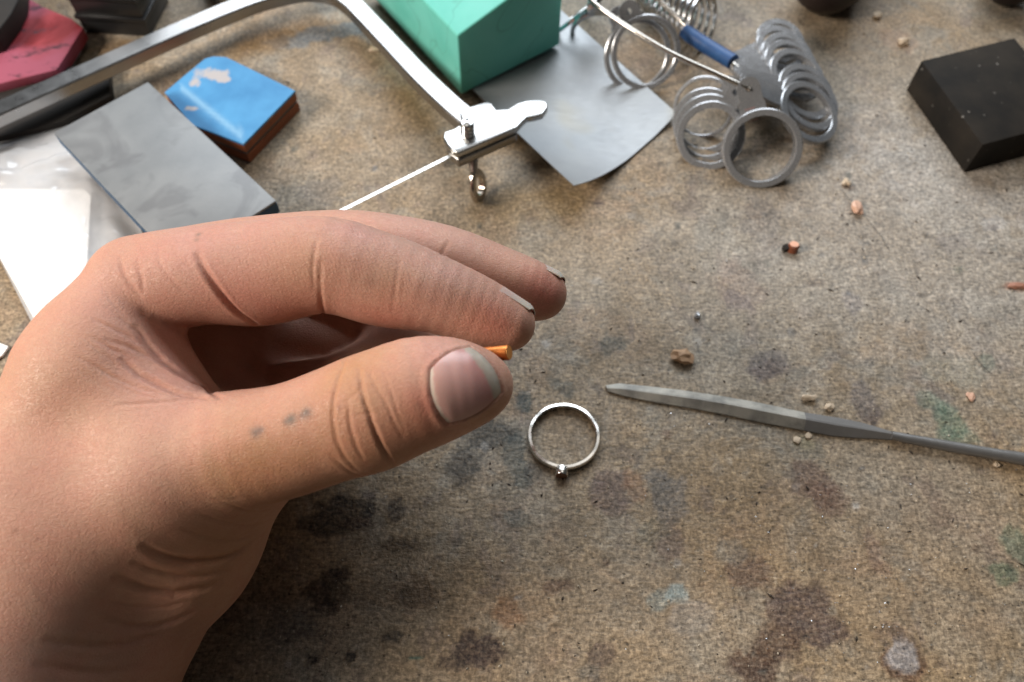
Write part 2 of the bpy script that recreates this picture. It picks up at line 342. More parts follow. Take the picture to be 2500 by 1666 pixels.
for nm_, a, b, m_ in (('bottom_layer', 0.40*zb, 0.0, WOODBROWN), ('middle_layer', 0.55*zb, 0.40*zb, GREYLAYER), ('upper_layer', 0.90*zb, 0.55*zb, WOODBROWN)):
    tp = [G(x, y, zb) for x, y in blue_px]; ins = 0.985 if nm_ == 'middle_layer' else 1.0
    cc = np.mean(tp, 0); tp = [cc+(p-cc)*ins for p in tp]
    v, f = prism([np.array([p[0], p[1], a]) for p in tp], [np.array([p[0], p[1], b]) for p in tp]); mk(nm_, v, f, m_, BLK)
# the painted face as a fine sheet so that its wear and glare can be placed
cc = np.mean([G(x, y, zb) for x, y in blue_px], 0)
ring_ = [G(x, y, zb) for x, y in blue_px]; ring_d = []
for a, b in zip(ring_, ring_[1:]+ring_[:1]):
    for k in range(8): ring_d.append(a+(b-a)*k/8)
v = []; f = []; nr = 16; m_ = len(ring_d)
for k in range(nr+1):
    for p in ring_d: v.append(cc+(p-cc)*(k/nr) if k else cc+(p-cc)*0.001)
for k in range(nr):
    for i in range(m_): f.append([k*m_+i, k*m_+(i+1) % m_, (k+1)*m_+(i+1) % m_, (k+1)*m_+i])
f.append(list(range(m_)))
n0 = len(v); v += [p-np.array([0, 0, 0.10*zb]) for p in ring_d]
for i in range(m_): f.append([nr*m_+i, n0+i, n0+(i+1) % m_, nr*m_+(i+1) % m_])
o = mk('blue_face', v, f, blue_mat(), BLK); o['label'] = 'bright blue painted top face, scraped to bare grey along one end'
wv = np.array([proj(p) for p in v])
we = np.maximum.reduce([0.85*np.exp(-(((wv[:, 0]-x)/rx)**2+((wv[:, 1]-y)/ry)**2)) for x, y, rx, ry in [(510, 182, 52, 22), (478, 204, 26, 18), (545, 195, 30, 12), (600, 348, 8, 10), (470, 265, 24, 8), (650, 290, 40, 4)]])
d1 = np.abs((wv[:, 1]-225)-(wv[:, 0]-465)*0.80-8)/9; stre = 0.42*np.exp(-d1**2)*((wv[:, 0] > 440) & (wv[:, 0] < 620))  # pale band of glare painted into the blue
at = o.data.attributes.new('wear', 'FLOAT', 'POINT'); at.data.foreach_set('value', we)
at = o.data.attributes.new('glare_streak', 'FLOAT', 'POINT'); at.data.foreach_set('value', stre)

gpx = [(361, 200), (674, 490), (350, 640), (131, 324)]
gz = 1.55
GB = empty('sanding_block', G(400, 400), 'thin grey faced sanding block with blue edges leaning over the blue block', 'block')
top = [G(x, y, gz) for x, y in gpx]; top[2] = top[1]+top[3]-top[0]
bt = [p-np.array([0, 0, 0.10]) for p in top]
v, f = prism(top, bt); o = mk('grey_face', v, f, emery_mat(), GB); bevel(o, 0.03, 2)
v, f = prism([p-np.array([0, 0, 0.105]) for p in top], [p-np.array([0, 0, 0.52]) for p in top]); mk('blue_backing', v, f, BLUESIDE, GB)

BLACKP = plain('black_plastic', (0.012, 0.012, 0.013), 0.32, (0.02, 0.02, 0.02), 60, 0.5, 0.08, 0.5)
BLACKM = plain('black_card', (0.026, 0.024, 0.023), 0.65, (0.04, 0.036, 0.032), 80, 0.6, 0.2, 0.15)
v, f = slab([(-80, 235), (0, 205), (140, 168), (246, 150), (262, 160), (270, 234), (150, 296), (70, 318), (-80, 350)], 0.42, 0.0)
o = mk('black_pad', v, f, BLACKM); bevel(o, 0.03, 2); tag(o, 'flat black pad lying half under the steel saw frame bar', 'pad')

def red_mat():
    t = NT('worn_red_paint'); co = t.coord('Object'); n = t.noise(co, 55, 4, 0.65, 0.6); n2 = t.noise(co, 32, 3, 0.5); n3 = t.noise(t.coord('Object', (1, 2.2, 1), (0, 0, .5)), 70, 4, 0.7)
    c = t.mix(t.maprange(n, 0.38, 0.60), (0.17, 0.012, 0.016), (0.31, 0.045, 0.055)); c = t.mix(t.maprange(n2, 0.48, 0.62), c, (0.33, 0.085, 0.13))
    c = t.mix(t.maprange(n3, 0.60, 0.68, 0, 0.85), c, (0.05, 0.025, 0.035))
    t.set(Base_Color=c, Roughness=0.6, Specular_IOR_Level=0.2, Normal=t.bump(n3, 0.3, 0.03)); return t.m
v, f = slab([(38, -24), (100, 14), (175, 46), (203, 68), (139, 170), (-80, 224), (-150, 60)], 0.75, 0.25)
o = mk('red_block', v, f, red_mat()); bevel(o, 0.04, 2); tag(o, 'worn red and pink block smudged with black at the top left', 'block')
v, f = slab([(148, 122), (197, 86), (192, 118), (164, 164), (134, 176)], 0.22, 0.02)
o = mk('teal_card', v, f, plain('pale_teal_card', (0.36, 0.47, 0.48), 0.45)); tag(o, 'pale teal card edge sticking out beneath the red block', 'card')
v, f = slab([(-120, -90), (50, -60), (46, -5), (26, 34), (-12, 84), (-120, 110)], 1.5, 0.77)
o = mk('black_case', v, f, BLACKM); bevel(o, 0.05, 3); tag(o, 'rounded black case corner resting on the red block', 'case')
# ridged black box at the top
BB = empty('black_box', G(290, 60), 'glossy black box with stepped ridges standing behind the saw frame', 'box')
f0, f1 = G(204, 82), G(371, 92); ax_ = f1-f0; dp = np.array([-ax_[1], ax_[0], 0])*0.85
for k, (za, zc, ins) in enumerate([(0, .62, .05), (.62, .80, -.02), (.80, 1.45, .06), (1.45, 1.62, .0), (1.62, 2.3, .07), (2.3, 2.5, .02), (2.5, 3.4, .08)]):
    u = ax_/np.linalg.norm(ax_); w_ = dp/np.linalg.norm(dp)
    q = [f0+u*ins+w_*ins, f1-u*ins+w_*ins, f1+dp-u*ins-w_*ins, f0+dp+u*ins-w_*ins]
    v, f = prism([p*np.array([1, 1, 0])+np.array([0, 0, zc]) for p in q], [p*np.array([1, 1, 0])+np.array([0, 0, za]) for p in q])
    o = mk('ridge' if zc-za < 0.3 else 'panel', v, f, BLACKP, BB); bevel(o, 0.03, 2)

# black rubber-like block on the right
def dusty_mat():
    t = NT('dusty_black'); co = t.coord('Object'); n = t.noise(co, 45, 4, 0.6); d = t.voro(co, 210); d2 = t.noise(co, 300, 4, 0.7)
    c = t.mix(t.maprange(n, 0.35, 0.65), (0.016, 0.015, 0.014), (0.032, 0.027, 0.022))
    c = t.mix(t.math('MULTIPLY', t.maprange(d, 0.05, 0.12, 0.85, 0.0), t.maprange(d2, 0.47, 0.60)), c, (0.30, 0.28, 0.25))
    t.set(Base_Color=c, Roughness=0.75, Specular_IOR_Level=0.08, Normal=t.bump(d2, 0.15, 0.03)); return t.m
hz = height(2212, 221, 150)
tl = [G(2249, 148, hz), G(2477, 92, hz), None, G(2399, 354, hz)]; tl[2] = tl[1]+tl[3]-tl[0]
v, f = prism(tl, [np.array([p[0], p[1], 0.0]) for p in tl])
o = mk('black_block', v, f, dusty_mat()); bevel(o, 0.05, 2); tag(o, 'thick matte black block dusted with white specks at the right edge', 'block')

# ------------------------------------------------------------------ bent metal sheet
ca_ = [G(1085, 150), G(1330, -5), G(1652, 276, 0.30), G(1401, 453, 1.15)]
zc_ = [0.10, 0.10, 0.30, 1.15]
ca0 = [np.array([p[0], p[1], 0]) for p in ca_]
def sheetz(s, t, p):
    z = (zc_[0]*(1-s)+zc_[1]*s)*(1-t**1.4)+(zc_[3]*(1-s)+zc_[2]*s)*t**1.4
    return max(0.06, z-0.62*4*s*(1-s)*t**1.6)+0.012*math.sin(7*s+3*t)
v, f = grid_surface(ca0, 40, 40, sheetz)
n0 = len(v); v2 = [p-np.array([0, 0, 0.035]) for p in v]; f2 = [[q+n0 for q in reversed(a)] for a in f]
bd = [i for i in range(41)]+[j*41+40 for j in range(1, 41)]+[40*41+i for i in range(39, -1, -1)]+[j*41 for j in range(39, 0, -1)]
f3 = [[a, n0+a, n0+b, b] for a, b in zip(bd, bd[1:]+bd[:1])]
def sheet_mat():
    t = NT('satin_sheet'); co = t.coord('Object'); n = t.noise(co, 26, 4, 0.6); sc = t.noise(t.coord('Object', (1, 5, 1), (0, 0, .6)), 260, 4, 0.7); y = t.noise(co, 30, 2)
    c = t.mix(t.maprange(n, 0.35, 0.65), (0.27, 0.285, 0.30), (0.33, 0.345, 0.355)); c = t.mix(t.maprange(y, 0.60, 0.70, 0, 0.4), c, (0.34, 0.30, 0.20))
    d = t.voro(co, 90); c = t.mix(t.maprange(d, 0.03, 0.06, 0.7, 0), c, (0.12, 0.12, 0.13))
    t.set(Base_Color=c, Metallic=0.55, Roughness=t.maprange(sc, 0.3, 0.7, 0.46, 0.58), Normal=t.bump(sc, 0.10, 0.01)); return t.m
o = mk('metal_sheet', v+v2, f+f2+f3, sheet_mat(), None, True, 50); tag(o, 'curled satin grey metal sheet under the mint green block', 'metal sheet')

# ------------------------------------------------------------------ mint wax block
def wax_mat():
    t = NT('mint_wax'); co = t.coord('Object'); n = t.noise(co, 30, 4, 0.6, 0.7); s2 = t.noise(t.coord('Object', (1, 1, 3)), 130, 3, 0.6); cr = t.noise(co, 34, 2, 0.5, 1.0)
    c = t.mix(t.maprange(n, 0.35, 0.65), (0.12, 0.51, 0.43), (0.165, 0.57, 0.49))
    c = t.mix(t.maprange(t.math('ABSOLUTE', t.math('SUBTRACT', cr, 0.5)), 0.0, 0.012, 0.35, 0), c, (0.07, 0.27, 0.21))
    t.set(Base_Color=c, Roughness=0.52, Specular_IOR_Level=0.35, Normal=t.bump(s2, 0.16, 0.04), Subsurface_Weight=0.12, Subsurface_Scale=0.004)
    t.b.inputs['Subsurface Radius'].default_value = (0.5, 1, 0.8); return t.m
zs = 0.26
b0, b1 = G(1126, 232, zs), G(1366, 110, zs); l0 = G(905, -14, zs); b3 = l0; b2 = b1+(b3-b0)
def above(b, ty):
    z = b.copy(); lo, hi = zs, 12
    for _ in range(40):
        m = (lo+hi)/2; z[2] = m
        if proj(z)[1] > ty: lo = m
        else: hi = m
    return z
t0 = above(b0, 88); t1 = above(b1, -105); t3 = b3.copy(); t3[2] = t0[2]*0.97; t2 = b2.copy(); t2[2] = (t1[2]+t3[2])/2
v, f = prism([t0, t1, t2, t3], [b0, b1, b2, b3]); o = mk('wax_block', v, f, wax_mat()); bevel(o, 0.07, 3)
tag(o, 'mint green carving wax block standing on the metal sheet', 'wax block')

# ------------------------------------------------------------------ jeweller's saw
SZ = 1.75
SAW = empty('jewellers_saw', G(800, 60), 'steel jewellers saw frame with a thin blade and screw clamp', 'saw')
path_px = [(-420, 470, 1.3), (-180, 362, 1.25), (0, 279, 1.2), (250, 167, 1.1), (450, 78, 1.0), (600, 16, 0.95), (680, -8, 0.95), (750, -20, 0.95), (815, -12, 0.95), (858, 14, 0.97), (900, 56, 1.0), (960, 120, 1.1), (1030, 195, 1.3), (1100, 262, 1.5), (1152, 306, 1.6)]
pts = spline([G(x, y, z) for x, y, z in path_px], 8)
w2, h2, c_ = 0.37, 0.24, 0.05
prof = [(-w2+c_, -h2), (w2-c_, -h2), (w2, -h2+c_), (w2, h2-c_), (w2-c_, h2), (-w2+c_, h2), (-w2, h2-c_), (-w2, -h2+c_)]
v, f = sweep(pts, prof); mk('frame', v, f, FRAME, SAW, True, 25)
cl_px = [(1084, 322), (1108, 314), (1132, 300), (1122, 276), (1136, 264), (1186, 248), (1200, 252), (1212, 268), (1240, 266), (1262, 252), (1285, 245), (1322, 242), (1336, 250), (1337, 262), (1325, 279), (1306, 284), (1287, 287), (1276, 297), (1264, 311), (1118, 374), (1104, 368), (1092, 354), (1082, 336)]
zt = 2.12
tp = [G(x, y, zt) for x, y in cl_px]
v, f = prism(tp, [p-np.array([0, 0, .24]) for p in tp]); o = mk('clamp_plate', v, f, CLAMP, SAW); bevel(o, 0.05, 3); o['label'] = 'bright upper clamp plate with a rounded thumb tab'
lo_px = [(1084, 326), (1130, 300), (1200, 268), (1262, 272), (1262, 313), (1118, 376), (1094, 358)]
tp = [G(x, y, zt) for x, y in lo_px]
v, f = prism([p-np.array([0, 0, .27]) for p in tp], [p-np.array([0, 0, .62]) for p in tp]); o = mk('lower_plate', v, f, metal('clamp_dark', (0.30, 0.29, 0.28), 0.30), SAW); bevel(o, 0.06, 3)
sc_ = G(1142, 326, zt)
MBs = MB(); zz = [0, .06, .07, .13, .14, .20, .21, .27, .28, .34, .35, .41, .46, .50]; rr_ = [.225, .225, .205, .205, .225, .225, .205, .205, .225, .225, .21, .21, .17, .0]
ring_pts = [sc_+np.array([0, 0, z]) for z in zz]
v = []; f = []
for p, r in zip(ring_pts, rr_):
    for k in range(20): v.append(p+np.array([max(r, .002)*math.cos(k*math.pi/10), max(r, .002)*math.sin(k*math.pi/10), 0]))
for i in range(len(zz)-1):
    for k in range(20): f.append([i*20+k, i*20+(k+1) % 20, (i+1)*20+(k+1) % 20, (i+1)*20+k])
mk('screw', v, f, STEEL, SAW, True, 30)
# thumb screw hanging below the clamp: stem and a flat round wing
wc_ = G(1166, 452, 0.66); nrm = np.array([0.93, -0.30, 0.22]); nrm /= np.linalg.norm(nrm)
e1 = np.cross(nrm, [0, 0, 1.0]); e1 /= np.linalg.norm(e1); e2 = np.cross(e1, nrm)
v = []; f = []; K = 28
for sgn, rad in ((-1, .34), (-1, .56), (-.5, .60), (.5, .60), (1, .56), (1, .34)):
    for k in range(K):
        a_ = 2*math.pi*k/K; y = math.sin(a_); v.append(wc_+nrm*.085*sgn+(e1*math.cos(a_)*(0.85-0.12*y)+e2*y*1.05)*rad)
for i in range(6):
    for k in range(K): f.append([i*K+k, i*K+(k+1) % K, ((i+1) % 6)*K+(k+1) % K, ((i+1) % 6)*K+k])
mk('thumb_screw_wing', v, f, metal('wing_steel', (0.52, 0.46, 0.40), 0.22), SAW, True, 40)
v, f = sweep([sc_+np.array([.02, 0, -.55]), sc_*0.5+wc_*0.5+np.array([0, 0, .18]), wc_+e2*.50], circ(.22, 16), scale=[1.1, .9, .5]); mk('thumb_screw_stem', v, f, metal('stem_steel', (0.42, 0.38, 0.34), 0.3), SAW, True, 40)
ba = G(1100, 381, 1.72); bb_ = G(835, 514, 1.72); bd_ = bb_-ba
v, f = sweep([ba, ba+bd_*1.0, ba+bd_*3.4], [(-.045, -.012), (.045, -.012), (.05, .0), (.045, .012), (-.045, .012), (-.05, .0)]); mk('blade', v, f, BLADE, SAW)

# ------------------------------------------------------------------ ring sizer: gauges threaded on a wire hoop
RS = empty('ring_sizer', G(1800, 300), 'set of grey metal ring size gauges threaded on a wire hoop', 'ring sizer')
def gauge(C, H, n0, R, th=0.20, wall=0.17, tw=0.50, mat=GAUGE, hole=0.10, flare=1.0):
    C, H, n = np.asarray(C, float), np.asarray(H, float), np.asarray(n0, float)
    t = H-C; L = np.linalg.norm(t); t = t/L; n = n-t*(n@t); n /= np.linalg.norm(n); s = np.cross(t, n)
    b = MB(); K = 44; pr = [(R-wall, -th/2+.02), (R-wall+.02, -th/2), (R-.03, -th/2), (R, -th/2+.03), (R, th/2-.03), (R-.03, th/2), (R-wall+.02, th/2), (R-wall, th/2-.02)]; m = len(pr)
    v = [C+(t*math.cos(a)+s*math.sin(a))*r+n*z for a in [2*math.pi*k/K for k in range(K)] for r, z in pr]
    f = [[k*m+i, k*m+(i+1) % m, ((k+1) % K)*m+(i+1) % m, ((k+1) % K)*m+i] for k in range(K) for i in range(m)]
    b.add(v, f)
    hz_ = min(th*0.42, 0.075); Lt = L-R+0.06; K2 = 32; tv = []
    for z in (hz_, -hz_):
        for k in range(K2):
            a = 2*math.pi*k/K2; tv.append(H+(t*math.cos(a)+s*math.sin(a))*hole+n*z)
        for k in range(K2):
            a = 2*math.pi*k/K2; ca, sa = math.cos(a), math.sin(a)
            if ca >= 0: r = tw/2; q = (ca*r, sa*r)
            else:
                k_ = min(Lt/max(-ca, 1e-6), (tw/2*(1+0.0))/max(abs(sa), 1e-6)); q = (ca*k_, sa*k_)
                q = (q[0], q[1]*(1+flare*0.9*max(0, -q[0]/Lt-0.6)))
            tv.append(H+t*q[0]+s*q[1]+n*z)
    tf = []
    for k in range(K2):
        j = (k+1) % K2
        tf += [[k, j, K2+j, K2+k], [2*K2+j, 2*K2+k, 3*K2+k, 3*K2+j], [K2+k, K2+j, 3*K2+j, 3*K2+k], [j, k, 2*K2+k, 2*K2+j]]
    b.add(tv, tf)
    return b.build('ring_gauge', mat, RS, True, 35), t, s, n, L
toC = np.array([0, -math.cos(PITCH), math.sin(PITCH)])
Hh = G(1827, 217, 2.25)
cf = G(1859, 362, 0.86)
o, t_, s_, n_, L_ = gauge(cf, Hh, toC+np.array([-.16, -.15, -.1]), 1.28, 0.52, 0.23, 0.74)
# stamped marks on its tab
for (a, b, c) in [(-.62, -.10, .16), (-.82, -.06, .20), (-1.0, -.08, .16), (-.75, .2, .05)]:
    p = Hh+t_*a+s_*b+n_*0.077
    v, f = prism([p+s_*x*c+t_*y*.018+n_*.004 for x, y in ((-1, -1), (1, -1), (1, 1), (-1, 1))], [p+s_*x*c+t_*y*.018 for x, y in ((-1, -1), (1, -1), (1, 1), (-1, 1))])
    mk('stamped_mark', v, f, plain('mark_red', (0.30, 0.17, 0.16), 0.5), RS)
# right hand fan
tops = [(1964, 204), (1968, 180), (1961, 159), (1941, 121), (1929, 99), (1922, 82), (1908, 66), (1909, 50)]
for k, (x, y) in enumerate(tops):
    R_ = 1.16-0.035*k; cpy = y+72-3.0*k; zc2 = 0.95-0.05*k
    d0 = (G(1971, 277, 0.85)-CAM)@FWD; dh = (G(1835, 207, 1.72)-CAM)@FWD
    hx = 1835-6*k; hy = 205-7.5*k
    gauge(D(x+9-2*k, cpy, d0+0.27*k), D(hx, hy, dh+0.27*k), toC+np.array([0.16, 0.30, 0.05]), R_, 0.21, 0.25, 0.66)
# left hand fan
for k, (x, y, R_) in enumerate([(1735, 332, 1.13), (1729, 314, 1.13), (1723, 297, 1.12), (1718, 262, 1.04)]):
    d0 = (G(1727, 333, 0.72)-CAM)@FWD; dh = (G(1795, 226, 1.85)-CAM)@FWD
    gauge(D(x, y, d0+0.26*k), D(1795-5*k, 226-7*k, dh+0.26*k), toC+np.array([-0.08, -0.05, 0]), R_, 0.19, 0.24 if k < 3 else .12, 0.55)
# two wide flat gauges behind the wire
for k, (x, y, hx, hy) in enumerate([(1576, 128, 1536, 28), (1556, 135, 1512, 42)]):
    gauge(G(x, y, 1.15-0.3*k), G(hx, hy, 2.3-.3*k), toC+np.array([-.15, 0.1, .2]), 1.27, 0.15, 0.19, 0.75, GAUGE)
# gauge pair lying flatter beside the wax block
gauge(G(1408, 40, .55), G(1448, 12, 2.0), np.array([-.2, -.25, 1.0]), 1.05, 0.16, 0.2, 0.8, CHROME)
gauge(G(1452, 70, .35), G(1450, 8, 1.7), np.array([-.1, -.55, 1.0]), 0.95, 0.16, 0.17, 0.5, CHROME)
# stack seen edge-on
row = G(1700, 98, 0.5)-G(1570, 10, 0.5); row /= np.linalg.norm(row)
for k in range(11):
    u = k/10
    bx, by = 1556+128*u, 16+88*u; R_ = 0.62+0.42*u
    cpx, cpy = bx+18+12*u, by-36-12*u
    C_ = G(cpx, cpy, 0.75+0.2*u); gauge(C_, C_+np.array([0.35, 0.75, 0.55])*(R_*1.55), row+np.array([0.1, -.25, .12]), R_, 0.15, 0.13, 0.45, CHROME)
hoop = [(1831, 219, 2.15), (1822, 214, 2.28), (1751, 182, 2.42), (1623, 122, 2.65), (1496, 42, 2.9), (1436, -8, 2.95), (1424, -60, 2.8), (1470, -90, 2.4), (1560, -40, 1.9), (1640, 30, 1.4), (1700, 90, 1.1), (1776, 145, 1.2), (1818, 180, 1.5)]
v, f = sweep(spline([G(*p) for p in hoop], 8, True), circ(.085, 12), True); mk('wire_hoop', v, f, metal('wire', (0.50, 0.47, 0.43), 0.20), RS, True)
v, f = sweep(spline([G(x, y, z) for x, y, z in [(1672, 74, 1.1), (1690, 90, 1.05), (1730, 116, 1.05), (1790, 152, 1.2)]], 6), circ(.27, 16))
mk('blue_sleeve', v, f, plain('blue_sleeve_rubber', (0.014, 0.062, 0.19), 0.5, (0.03, 0.11, 0.28), 200, 0.6, 0.3), RS, True, 40)['label'] = 'dark blue rubber sleeve on the back of the hoop'

# ------------------------------------------------------------------ link bracelet at the top
BR = empty('link_bracelet', G(575, -30), 'silver link bracelet behind the top bar of the saw', 'bracelet')
bc = G(578, -36)
for k in range(18):
    a = 2*math.pi*k/18; r = 1.25; ca, sa = math.cos(a), math.sin(a); ct = bc+np.array([r*ca, r*1.0*sa, 0]); tg = np.array([-sa, ca, 0]); no = np.array([ca, sa, 0])
    hw = 0.19 if k % 2 else 0.21; h_ = 0.72 if k % 2 else 0.80
    q = [ct+tg*x*hw+no*y*.09 for x, y in ((-1, -1), (1, -1), (1, 1), (-1, 1))]
    v, f = prism([p+np.array([0, 0, h_]) for p in q], [p+np.array([0, 0, .02]) for p in q]); o = mk('link', v, f, STEEL if k % 2 else DARKSTEEL, BR); bevel(o, .04, 2)

# ------------------------------------------------------------------ handles peeking in at the top edge
WOODD = plain('dark_wood', (0.014, 0.007, 0.006), 0.5, (0.022, 0.010, 0.008), 60, 0.6, 0.1)
def handle(name, px, py, rx, r, label):
    c = G(px, py, r); o_ = MB(); v = []; f = []; K = 24; prof_ = [(-1, 0.02), (-.96, .30), (-.85, .58), (-.6, .85), (-.2, 1), (.2, .97), (.6, .8), (1.0, .62), (2.2, .55)]
    d_ = np.array([0.55, 0.83, 0.0]) if px < 2300 else np.array([0.2, .98, 0.0]); e = np.array([-d_[1], d_[0], 0]); z_ = np.array([0, 0, 1.0])
    for u, q in prof_:
        for k in range(K): a = 2*math.pi*k/K; v.append(c+d_*u*rx+(e*math.cos(a)+z_*math.sin(a))*q*r)
    for i in range(len(prof_)-1):
        for k in range(K): f.append([i*K+k, i*K+(k+1) % K, (i+1)*K+(k+1) % K, (i+1)*K+k])
    f += [list(range(K))[::-1], [(len(prof_)-1)*K+k for k in range(K)]]
    o = mk(name, v, f, WOODD, None, True, 50); return tag(o, label, 'handle')
handle('tool_handle', 2040, -78, 1.9, 1.5, 'larger dark brown rounded handle end at the top edge left of the black block')
handle('tool_handle', 2476, -70, 1.3, 1.15, 'dark brown rounded handle end at the top right corner')

# ------------------------------------------------------------------ silver ring
RG = empty('finger_ring', G(1377, 1085), 'plain silver ring band with a tiny tube setting lying beside the thumb', 'ring')
rc = G(1377, 1062, 0.19)*np.array([1, 1, 0]); K = 90
Ro, Ri, hh = 0.99, 0.862, 0.21
prof_ = [(Ri, .03), (Ri+.02, .005), (Ro-.035, .005), (Ro, .05), (Ro, hh-.05), (Ro-.03, hh-.008), (Ri+.03, hh), (Ri, hh-.03)]; m = len(prof_); v = []; f = []
for k in range(K):
    a = 2*math.pi*k/K; wob = 1+0.006*math.sin(2*a+.6)+0.003*math.sin(7*a)
    for r, z in prof_: v.append(rc+np.array([r*wob*math.cos(a), r*wob*math.sin(a), z+0.004*math.sin(9*a+1)]))
for k in range(K):
    for i in range(m): f.append([k*m+i, k*m+(i+1) % m, ((k+1) % K)*m+(i+1) % m, ((k+1) % K)*m+i])
mk('band', v, f, SILVER, RG, True, 40)
ang = math.radians(-95); dr_ = np.array([math.cos(ang), math.sin(ang), 0]); bs = rc+dr_*(Ro-.07)+np.array([0, 0, .135])
v, f = sweep([bs, bs+dr_*.10, bs+dr_*.22, bs+dr_*.25], circ(.18, 24), scale=[.8, .95, 1.0, .93]); mk('tube_setting', v, f, SILVER, RG, True, 40)
v, f = sweep([bs+dr_*.24, bs+dr_*.27, bs+dr_*.29], circ(.155, 24), scale=[1, .92, .6]); mk('stone', v, f, plain('brown_stone', (0.14, 0.06, 0.03), 0.25), RG, True, 40)

# ------------------------------------------------------------------ needle file
FL = empty('needle_file', G(2000, 1040), 'half round needle file with a worn grey blade and dark round shank', 'file')
up_px = [(1479, 941), (1512, 936), (1590, 944), (1673, 954), (1760, 967), (1852, 983), (1963, 1007)]; lo_px2 = [(1484, 955), (1520, 966), (1600, 982), (1690, 997), (1770, 1012), (1852, 1030), (1963, 1051)]
def file_part(name, A, B, mat, hts):
    v = []; f = []
    for (a, b, hR) in zip(A, B, hts):
        pa, pb = G(a[0], a[1], .10), G(b[0], b[1], .05); pr_ = pa*0.42+pb*0.58; pr2 = pa*0.52+pb*0.48
        v += [np.array([pb[0], pb[1], .012]), np.array([pb[0], pb[1], .06]), np.array([pr_[0], pr_[1], hR]), np.array([pr2[0], pr2[1], hR]), np.array([pa[0], pa[1], .10]), np.array([pa[0], pa[1], .012])]
    m = 6
    for i in range(len(A)-1):
        for k in range(m): f.append([i*m+k, i*m+(k+1) % m, (i+1)*m+(k+1) % m, (i+1)*m+k])
    f += [list(range(m))[::-1], [(len(A)-1)*m+k for k in range(m)]]
    return mk(name, v, f, mat, FL, True, 14)
fa, fb = G(1480, 948), G(1963, 1029); fang = math.atan2(fb[1]-fa[1], fb[0]-fa[0])
def file_mat():
    t = NT('file_teeth'); co = t.coord('Object', (1, 1, 1), (0, 0, -fang))
    wv_ = t.n('ShaderNodeTexWave', wave_type='BANDS', bands_direction='X'); t.l(co, wv_.inputs['Vector']); wv_.inputs['Scale'].default_value = 760; wv_.inputs['Distortion'].default_value = 0.4
    n = t.noise(t.coord('Object'), 140, 4, 0.6); g = t.noise(t.coord('Object', (1, 4, 1)), 90, 3)
    c = t.mix(t.maprange(n, 0.36, 0.62), (0.25, 0.245, 0.225), (0.56, 0.535, 0.47)); c = t.mix(t.math('MULTIPLY', wv_.outputs['Fac'], 0.5), c, (0.10, 0.095, 0.085))
    t.set(Base_Color=c, Metallic=0.30, Roughness=0.48, Normal=t.bump(wv_.outputs['Fac'], 0.4, 0.02)); return t.m
file_part('blade', up_px, lo_px2, file_mat(), [.09, .15, .19, .22, .24, .25, .26])
file_part('smooth_heel', [(1963, 1007), (2052, 1021), (2100, 1031), (2142, 1043), (2184, 1056)], [(1963, 1051), (2030, 1064), (2090, 1069), (2135, 1071), (2180, 1074)], plain('heel_steel', (0.15, 0.145, 0.14), 0.42, (0.19, 0.185, 0.18), 200, .5, .1), [.26, .24, .22, .20, .20])
v, f = sweep([G(2176, 1063, .16), G(2210, 1070, .16), G(2330, 1092, .16), G(2440, 1111, .16), G(2475, 1117, .165), G(2640, 1146, .165)], circ(.155, 20), scale=[.75, .82, .95, 1.0, 1.12, 1.12]); mk('shank', v, f, DARKSTEEL, FL, True, 40)

# ------------------------------------------------------------------ crumbs, chips and threads
def crumb(name, px, py, r, mat, label, cat='crumb', flat=0.6, seed=0, squash=(1, 1)):
    bm = bmesh.new(); bmesh.ops.create_icosphere(bm, subdivisions=2, radius=1.0); rn = random.Random(seed+int(px))
    off = Vector((rn.random()*9, rn.random()*9, rn.random()*9))
    vv = []
    for q in bm.verts:
        k = 1+0.55*mnoise.noise(q.co*1.3+off)+0.25*mnoise.noise(q.co*3.1+off); c = q.co*k
        vv.append(np.array([c.x*r*squash[0], c.y*r*squash[1], max(-.8*flat*r, c.z*r*flat)]))
    ff = [[q.index for q in fc.verts] for fc in bm.faces]; bm.free()
    zmin = min(p[2] for p in vv); base = G(px, py, r*flat*0.7)
    o = mk(name, [p+np.array([base[0], base[1], -zmin]) for p in vv], ff, mat)
    return tag(o, label, cat)
CREAM = plain('cream_crumb', (0.58, 0.46, 0.33), 0.6); PINKC = plain('pale_copper_crumb', (0.66, 0.40, 0.28), 0.45); TANC = plain('tan_crumb', (0.42, 0.26, 0.15), 0.6, (0.26, 0.15, 0.08), 500, .7, .5)
crumb('wax_crumb', 2092, 508, .22, PINKC, 'pale copper coloured crumb lying on the thin hair', squash=(.85, 1.2))
crumb('wax_crumb', 2067, 446, .145, CREAM, 'small pale crumb just above the copper coloured crumb')
crumb('wax_crumb', 1668, 872, .27, TANC, 'tan brown crumpled crumb above the needle file tip', squash=(1.25, .85))
crumb('wax_crumb', 1975, 972, .16, CREAM, 'cream crumb above the middle of the needle file, left of its pair', squash=(1.4, .7))
crumb('wax_crumb', 2025, 994, .13, CREAM, 'cream crumb above the middle of the needle file, right of its pair')
crumb('wax_crumb', 1946, 1074, .11, CREAM, 'yellowish flake just below the needle file, left of its pair', flat=.3)
crumb('wax_crumb', 1974, 1064, .10, CREAM, 'yellowish flake touching the lower edge of the needle file', flat=.3)
crumb('wax_crumb', 2433, 1135, .085, CREAM, 'tiny cream crumb below the file shank at the right edge')
crumb('wax_crumb', 2370, 968, .11, PINKC, 'small pinkish flake above the file shank', flat=.35, squash=(1, 1.3))
crumb('wax_crumb', 2206, 102, .20, CREAM, 'pale crumb above the left corner of the black block', squash=(1.2, .8))
crumb('wax_crumb', 2142, 38, .17, CREAM, 'pale round crumb below the larger dark handle end')
